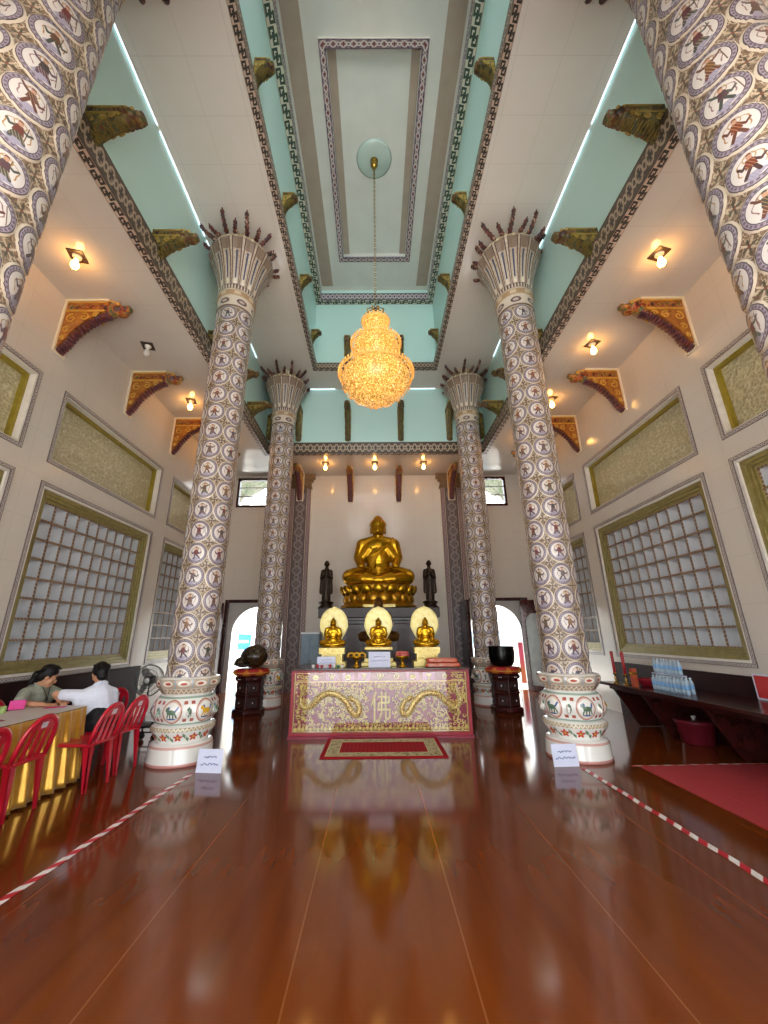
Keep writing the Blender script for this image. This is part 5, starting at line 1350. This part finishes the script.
c0 = chair('empty red plastic chair directly in front of the person in white'); c0.location = (-3.2, 4.8, 0); c0.rotation_euler.z = -.06
copy_thing(c0, 'red plastic chair the person in white sits on', (-3.23, 5.36, 0), -.1)
copy_thing(c0, 'red plastic chair at the near part of the table, second from the left frame edge', (-3.43, 4.12, 0), -.02)
copy_thing(c0, 'red plastic chair closest to the camera, cut by the left frame edge', (-3.34, 3.5, 0), .04)
copy_thing(c0, 'red plastic chair behind the person in white, by the far wall', (-3.98, 6.25, 0), -.5)
copy_thing(c0, 'red plastic chair behind the woman in grey, at the left frame edge', (-4.42, 4.55, 0), PI-.2)
copy_thing(c0, 'red plastic chair the woman in grey sits on', (-4.33, 5.17, 0), PI+.1)
M_bag = mottled('pink glossy folder', 'd81e86', 'e03a98', 6, .4)
t = thing('pink_folder', 'hot pink folder standing on the table left of the woman in grey', 'folder', (-3.985, 4.74, .752), .5)
M = Matrix.Rotation(-.3, 4, 'X')
mb = MB(); mb.box(-.07, .07, -.006, .006, 0.003, .1, 0, M); mb.build('cover', M_bag, t, bevel=.004)
t = thing('green_cup', 'small green cup behind the table beside the woman in grey', 'cup', (-3.97, 4.56, .75)); t.scale = (.75, .75, .75)
mb = MB(); mb.lathe([(.03, 0), (.034, .005), (.038, .09), (.035, .09), (.03, .01), (.001, .008)], 18); mb.build('cup', mottled('pale green plastic', '9fb86a', 'aac478', 6, .4), t)

# ------------------------------------------------------------------ people
M_skin = mottled('skin', 'b98463', 'c4906e', 20, .5); M_skin.set('Subsurface Weight', .1)
M_hair = mottled('black hair', '0b0909', '151010', 40, .55, spec=.25)
M_grey = mottled('sage grey cotton', '8c8f80', '999c8e', 30, .85, bump=.1)
M_wshirt = mottled('white cotton', 'd6dbea', 'dfe3f0', 20, .85, bump=.08)
M_trous = mottled('black trousers', '0f0e12', '17161b', 20, .8)
M_dgrey = mottled('dark cloth', '26262b', '303036', 20, .8)
M_eye = Mat('dark eye', '140d0b', .2); M_lip = Mat('lips', '9a5548', .5)
def V(*p): return Vector(p)
def head_blobs(mb, c, R):
    """head centred at c; local +y is the face direction, z up"""
    def e(p, r): mb.ell(c+R @ V(*p), r, R, 14, 10)
    e((0, -.01, .03), (.076, .092, .09)); e((0, .02, -.04), (.06, .07, .075)); e((0, .06, -.085), (.033, .03, .025))
    e((0, .095, -.02), (.012, .018, .026)); e((0, .1, -.033), (.016, .012, .01)); e((0, .087, -.064), (.024, .012, .008)); e((0, .085, -.074), (.02, .012, .008))
    for s in (-1, 1): e((s*.03, .078, .005), (.018, .012, .01)); e((s*.078, 0, -.015), (.012, .02, .032)); e((s*.04, .062, -.035), (.022, .02, .02))
def person(label, hip, chest, neck, headc, face_dir, arms, legs, shirt, trous, hairkind, sleeve=.65):
    t = thing('person', label, 'person', (0, 0, 0))
    f = V(*face_dir).normalized(); sx = f.cross(V(0, 0, 1)).normalized(); uz = sx.cross(f)
    R = Matrix((sx, f, uz)).transposed()
    hc = V(*headc); nk = V(*neck)
    # one continuous body: head, neck, trunk, arms with hands, legs and feet
    mb = MB(); head_blobs(mb, hc, R)
    mb.chain([nk-V(0, 0, .05), nk, hc-uz*.05], [.06, .052, .05])
    mb.chain([V(*hip), (V(*hip)+V(*chest))/2, V(*chest)], [.125, .118, .12])
    for a in arms:
        sh, el, wr, hd, hn, th = [V(*q) if not isinstance(q, (int, float)) else q for q in a]
        mb.chain([V(*chest)+V(0, 0, .06), sh], [.07, .052]); mb.chain([sh, el, wr], [.046, .038, .026]); hand(mb, wr, hd, hn, 1.0, .45, th)
    for (h, k, an, toe) in legs: mb.chain([V(*h), V(*k), V(*an)], [.085, .058, .038]); mb.chain([V(*an)-V(0, 0, .03), V(*toe)], [.04, .032])
    mb.organic('body', M_skin, .0075, t, None, 3)
    mb = MB()                                                    # shirt over trunk and upper arms
    h_, c_ = V(*hip), V(*chest); ax = (c_-h_)
    mb.chain([h_+V(0, 0, -.0), h_+ax*.5, c_], [.15, .143, .142])
    S0 = [V(*a[0]) for a in arms]; ac = (S0[0]+S0[1])/2
    for a in arms:
        sh, el = V(*a[0]), V(*a[1]); mb.chain([c_+V(0, 0, .035), sh], [.1, .072]); mb.chain([sh, sh+(el-sh)*sleeve], [.072, .064])
        mb.chain([c_-V(0, 0, .05), sh-V(0, 0, .04)], [.13, .07]); mb.chain([h_+ax*.2+(sh-ac)*.35, sh-V(0, 0, .07)], [.12, .085])
    mb.chain([c_+V(0, 0, .05), nk-V(0, 0, .035)], [.11, .072])
    for q in S0: mb.chain([nk-V(0, 0, .05), q+V(0, 0, .0)], [.07, .068])
    mb.organic('shirt', shirt, .012, t, None, 3)
    mb = MB(); mb.tube([nk-V(0, 0, .012)+R @ V(.07*cos(2*PI*i/20), .07*sin(2*PI*i/20)*.95, -.01*sin(2*PI*i/20)) for i in range(20)], .014, 7, closed=True); mb.build('collar', shirt, t)
    mb = MB()
    mb.chain([h_-V(.1, 0, 0), h_+V(.05, 0, 0)], [.14, .14]); mb.chain([h_-V(0, .06, 0), h_+V(0, .06, 0)], [.145, .145])
    for (h, k, an, toe) in legs: mb.chain([V(*h), V(*k), V(*an)+V(0, 0, .05)], [.108, .078, .062])
    mb.organic('trousers', trous, .012, t, None, 3)
    for (h, k, an, toe) in legs:
        mb = MB(); mb.chain([V(*an)-V(0, 0, .035), (V(*an)+V(*toe))/2, V(*toe)], [.043, .046, .036]); b_ = Vector(toe); mb.organic('shoe', M_black, .01, t, None, 2)
    mb = MB()                                                    # hair cap with strands
    def e(p, r): mb.ell(hc+R @ V(*p), r, R, 14, 10)
    e((0, -.022, .05), (.086, .098, .086)); e((0, -.055, -.005), (.078, .068, .085))
    for s in (-1, 1): e((s*.066, -.022, .02), (.022, .06, .055))
    if hairkind == 'tied': e((0, -.115, -.035), (.045, .04, .05)); e((0, -.11, -.1), (.032, .03, .055))
    else: e((0, -.06, -.06), (.066, .05, .06))
    mb.organic('hair', M_hair, .0075, t, None, 2)
    mb = MB()
    for i in range(22):
        a = -1.25+2.5*i/21; mb.tube(spline([hc+R @ V(.03*sin(a), .065, .118), hc+R @ V(.075*sin(a), .0, .137-.03*abs(sin(a))), hc+R @ V(.085*sin(a), -.08, .085-.03*abs(a)*.5), hc+R @ V(.06*sin(a), -.118, .0)], 3), .006, 5)
    mb.build('hair_strands', M_hair, t)
    for s in (-1, 1):
        mb = MB(); mb.ell(hc+R @ V(s*.03, .0885, .004), (.012, .004, .005), R, 8, 6); mb.build('eye', M_eye, t)
        mb = MB(); mb.tube([hc+R @ V(s*.015, .094, .024), hc+R @ V(s*.032, .091, .03), hc+R @ V(s*.05, .078, .024)], .0035, 5); mb.build('eyebrow', M_hair, t)
    mb = MB(); mb.ell(hc+R @ V(0, .098, -.066), (.02, .004, .006), R, 10, 6); mb.build('lips', M_lip, t)
    return t
# woman behind the table, bent over papers, turned towards the man
w_ = person('woman in a sage grey short-sleeved top with tied black hair, writing at the table',
       (-4.27, 5.17, .585), (-4.15, 5.14, .83), (-4.085, 5.13, .955), (-4.02, 5.14, 1.06), (.72, .50, -.48),
       [((-4.12, 4.98, .885), (-4.05, 4.83, .805), (-3.82, 4.9, .782), (.85, .5, -.08), (0, 0, 1), 1), ((-4.1, 5.29, .885), (-3.97, 5.38, .81), (-3.80, 5.14, .782), (.7, -.6, -.05), (0, 0, 1), -1)],
       [((-4.24, 5.08, .53), (-3.92, 5.0, .52), (-3.92, 5.0, .09), (-3.78, 5.0, .05)), ((-4.24, 5.26, .53), (-3.93, 5.2, .52), (-3.92, 5.2, .09), (-3.8, 5.2, .05))], M_grey, M_dgrey, 'tied', .78)
mb = MB(); P = spline([(-4.01, 5.07, .95), (-3.98, 5.1, .88), (-3.965, 5.12, .81), (-3.98, 5.15, .88), (-4.01, 5.19, .95)], 5); mb.tube(P, .004, 5); mb.ell((-3.96, 5.12, .805), (.01, .014, .018), nu=8, nv=6); mb.build('necklace', M_black, w_)
# person in white seen from behind at the end of the table
m_ = person('person in a white short-sleeved shirt with black hair, seen from behind at the table end',
       (-3.41, 5.34, .59), (-3.46, 5.31, .82), (-3.475, 5.30, .955), (-3.505, 5.30, 1.075), (-.66, .45, -.42),
       [((-3.59, 5.18, .835), (-3.80, 5.03, .87), (-3.77, 5.09, .785), (-.25, .55, -.2), (-.1, -.2, 1), -1), ((-3.38, 5.41, .835), (-3.53, 5.45, .79), (-3.78, 5.26, .785), (-.75, -.5, -.05), (0, 0, 1), 1)],
       [((-3.38, 5.24, .53), (-3.74, 5.2, .50), (-3.74, 5.22, .09), (-3.9, 5.18, .05)), ((-3.36, 5.43, .53), (-3.76, 5.44, .52), (-3.74, 5.46, .09), (-3.9, 5.44, .05))], M_wshirt, M_trous, 'short', .72)
mb = MB(); mb.tube([V(-3.772, 5.085, .80)+V(.03*cos(2*PI*i/16), .03*sin(2*PI*i/16)*.4, .03*sin(2*PI*i/16)*.5) for i in range(16)], .007, 6, closed=True); mb.build('wrist_watch', M_dgrey, m_)

# ------------------------------------------------------------------ fan by the left wall
t = thing('standing_fan', 'grey standing fan behind the left middle column', 'fan', (-4.25, 7.9, -0), 0)
M_fan = mottled('grey fan plastic', '5c5f60', '6a6d6e', 8, .35)
mb = MB(); mb.lathe([(.2, 0), (.21, .015), (.16, .04), (.03, .06)], 32); mb.build('base', M_fan, t)
mb = MB(); mb.caps((0, 0, .05), (0, 0, .68), .018, .014, 12); mb.build('pole', M_plate, t)
mb = MB(); mb.lathe([(.03, .0), (.07, .02), (.075, .1), (.05, .16), (.01, .17)], 20, Matrix.Translation((0, .03, .74)) @ Matrix.Rotation(-PI/2, 4, 'X')); mb.caps((0, 0, .66), (0, .06, .74), .025, .03); mb.build('motor', M_fan, t)
mb = MB(); Fm = Matrix.Translation((0, -.04, .74)) @ Matrix.Rotation(PI/2, 4, 'X')
for r, z in ((.27, 0), (.265, .04), (.265, -.04), (.2, .055), (.13, .06), (.06, .062)): mb.tube([Fm @ Vector((r*cos(2*PI*i/36), r*sin(2*PI*i/36), z)) for i in range(36)], .005 if r < .27 else .009, 5, closed=True)
for i in range(48):
    a = 2*PI*i/48
    for sz in (1, -1): mb.tube([Fm @ Vector((r*cos(a), r*sin(a), z*sz)) for r, z in ((.05, .062), (.15, .06), (.23, .05), (.27, 0))], .0032, 4)
mb.build('wire_cage', M_fan, t)
for k in range(3):
    mb = MB(); a = 2*PI*k/3; vs = []; n = 8
    for i in range(n+1):
        r = .04+.2*i/n; w = .03+.075*sin(PI*i/n*.8)
        for s in (-1, 1): vs.append(Fm @ Vector((r*cos(a+s*w/r*.6), r*sin(a+s*w/r*.6), s*.018)))
    nn = len(vs); vs += [v+(Fm.to_3x3() @ Vector((0, 0, .003))) for v in vs]
    fs = [(2*i, 2*i+1, 2*i+3, 2*i+2) for i in range(n)]+[(nn+2*i, nn+2*i+2, nn+2*i+3, nn+2*i+1) for i in range(n)]+[(2*i, 2*i+2, nn+2*i+2, nn+2*i) for i in range(n)]+[(2*i+1, nn+2*i+1, nn+2*i+3, 2*i+3) for i in range(n)]
    mb.add(vs, fs, None, 0, True); mb.build('blade', M_surround, t)
mb = MB(); mb.ell(Fm @ Vector((0, 0, .062)), (.045, .02, .045)); mb.build('hub_badge', M_tubebody, t)
# low black trolley frame beside the column
t = thing('folding_trolley', 'low black metal tube trolley on the floor left of the middle column', 'trolley', (-3.42, 6.95, 0), -.1)
mb = MB()
for z in (.1, .17): mb.tube(spline([(-.3, -.16, z), (.26, -.16, z), (.3, 0, z), (.26, .16, z), (-.3, .16, z)], 4), .011, 7)
for s in (-1, 1): mb.caps((-.3, s*.16, .1), (-.3, s*.16, .17), .011); mb.caps((.2, s*.16, .1), (.2, s*.16, .17), .011)
mb.build('tube_frame', M_black, t)
for x in (-.24, .24):
    for s in (-1, 1):
        mb = MB(); mb.lathe([(.02, -.012), (.05, -.012), (.05, .012), (.02, .012)], 16, Matrix.Translation((x, s*.16, .05)) @ Matrix.Rotation(PI/2, 4, 'X')); mb.caps((x, s*.16, .05), (x, s*.16, .1), .009); mb.build('wheel', M_dgrey, t)

# ------------------------------------------------------------------ outside the back doors
t = thing('street_sign', 'blue street sign with a white band, seen through the left doorway', 'sign', (-5.2, 16, -.2), 0)
mb = MB(); mb.box(-.32, .32, -.02, .02, 1.22, 1.78); mb.build('board', mottled('sign blue', '1f7fd0', '2a8ad8', 6, .4), t, bevel=.01)
mb = MB(); mb.box(-.22, .24, -.027, -.02, 1.47, 1.56); mb.box(-.28, -.24, -.027, -.02, 1.3, 1.7); mb.build('white_band', M_tubebody, t)
for s in (-1, 1): mb = MB(); mb.caps((s*.2, .03, -.0), (s*.2, .03, 1.7), .03, .03, 10); mb.build('post', M_fan, t)
M_bld = mottled('pale render', 'd8d8d4', 'cfd2d2', 2, .8)
for i, (x0, x1, l) in enumerate(((-13, -1.5, 'pale shop building far outside the left doorway'), (2.2, 14, 'pale low building far outside the right doorway'))):
    t = thing('shop_building', l, 'building', ((x0+x1)/2, 24, -.21)); h = (x1-x0)/2
    mb = MB(); mb.box(-h, h, 0, 4, 0, 2.9); mb.build('walls', M_bld, t); mb = MB(); mb.box(-h-.2, h+.2, -.9, 4.2, 2.9, 3.05); mb.build('flat_roof', M_bld, t)
    for k in range(6):
        x = -h+(k+.5)*2*h/6; mb = MB(); mb.box(x-.6, x+.6, -.04, 0, .15, 2.2); f = mb.build('shutter', mottled('shutter %d%d' % (i, k), 'b8c2c8', 'c4ccd0', 8, .5), t)
        mb = MB(); mb.box(x-.5, x+.5, -.06, -.04, 1.2, 1.9); mb.build('pane', M_blue, f)
t = thing('fabric_banner', 'pink and orange hanging banner outside the right doorway', 'banner', (4.85, 13.6, -.5))
mb = MB(); n = 10; vs = [(-.2+.4*i/n, .03*sin(i*1.3)+k, z) for k in (0, .01) for z in (.5, 1.75) for i in range(n+1)]; q = n+1
fs = [(i, i+1, q+i+1, q+i) for i in range(n)]+[(2*q+i, 3*q+i, 3*q+i+1, 2*q+i+1) for i in range(n)]
Mb = Mat('pink orange cloth', rough=.8); p = Mb.xyz(); Mb.color(Mb.mix(p[2].ss(.9, 1.3), '6a2a08', '6a0f28'))
mb.add(vs, fs); mb.build('cloth', Mb, t); mb = MB(); mb.caps((-.24, 0, 0), (-.24, 0, 1.9), .02, .02, 8); mb.caps((-.24, 0, 1.77), (.22, 0, 1.77), .012, .012, 8); mb.build('pole', M_fan, t)
# neighbouring eaves and tree glimpsed through the high windows
M_eave = Mat('green carved eave', rough=.6); m = M_eave; n = m.noise(6, None, 3); m.color(m.ramp(n, [(0, '1c2b18'), (.45, '3f4a30'), (.55, '6a6858'), (.65, '2f3a20'), (.8, '4a2c18')]))
for i, x in enumerate((-5.2, 4.9)):
    t = thing('temple_eave', 'green carved eave of a neighbouring roof outside the high %s window' % ('left', 'right')[i], 'roof', (x, 14.6, -.21), kind='thing')
    s = (1, -1)[i]
    mb = MB(); mb.prism([(-1.6*s, 6.1), (1.9*s, 8.3), (1.9*s, 8.9), (-1.6*s, 7.0)][::s], .5); mb.build('carved_board', M_eave, t)
    mb = MB(); mb.prism([(-1.7*s, 7.0), (2.0*s, 8.9), (2.0*s, 9.05), (-1.7*s, 7.15)][::s], .8, off=-.15); mb.build('roof_edge', M_white, t)
    mb = MB(); mb.caps((0, .25, 0), (0, .25, 6.9), .2, .16, 14); mb.build('post', M_white, t)
# ------------------------------------------------------------------ camera
cam = bpy.data.cameras.new('camera'); co = bpy.data.objects.new('camera', cam); C.objects.link(co)
cam.sensor_fit = 'HORIZONTAL'; cam.sensor_width = 36; cam.lens = 391.0/768*36; cam.shift_x = 7.68/768; cam.clip_start = .02; cam.clip_end = 300
pitch, yaw, roll = .3059, .0048, -.0083
fw = Vector((sin(yaw)*cos(pitch), cos(yaw)*cos(pitch), sin(pitch))); rt = Vector((cos(yaw), -sin(yaw), 0)); up = rt.cross(fw)
R_ = rt*cos(roll)+up*sin(roll); U_ = -rt*sin(roll)+up*cos(roll)
Mx = Matrix((R_, U_, -fw)).transposed().to_4x4(); Mx.translation = (-.045, 0, 1.5)
co.matrix_world = Mx; S.camera = co
# ------------------------------------------------------------------ daylight
w = bpy.data.worlds.new('sky'); S.world = w; w.use_nodes = True
w.node_tree.nodes['Background'].inputs[0].default_value = (.93, .97, 1, 1); w.node_tree.nodes['Background'].inputs[1].default_value = SKY
sun = bpy.data.lights.new('sun', 'SUN'); sun.energy = SUN; sun.angle = .03; so = bpy.data.objects.new('sun', sun); C.objects.link(so)
so.rotation_euler = Vector((.12, .18, -1)).to_track_quat('-Z', 'Y').to_euler()
def portal(x0, x1, z0, z1, y, inward):
    l = bpy.data.lights.new('doorway_daylight', 'AREA'); l.shape = 'RECTANGLE'; l.size = x1-x0; l.size_y = z1-z0; l.cycles.is_portal = True
    o = bpy.data.objects.new('doorway_daylight', l); C.objects.link(o); o.location = ((x0+x1)/2, y, (z0+z1)/2)
    o.rotation_euler = Vector((0, inward, 0)).to_track_quat('-Z', 'Z').to_euler()
for q in ((-2.3, 2.3, 0, 4.6), (-4.5, -2.8, 0, 3.4), (2.8, 4.5, 0, 3.4)): portal(*q, FRONT-.24, 1)
portal(-1.5, 1.5, ZA+.25, ZC-.12, YB0-.14, 1); portal(-1.6, 1.6, ZC+.3, ZU-.1, YU0-.14, 1)  # portals for the two added front openings
for a, b in DOORS: portal(a+.25, b-.25, 0, 2.36, D+.2, -1)
for a, b in WIN: portal(a, b, 5.46, 6.46, D+.2, -1)
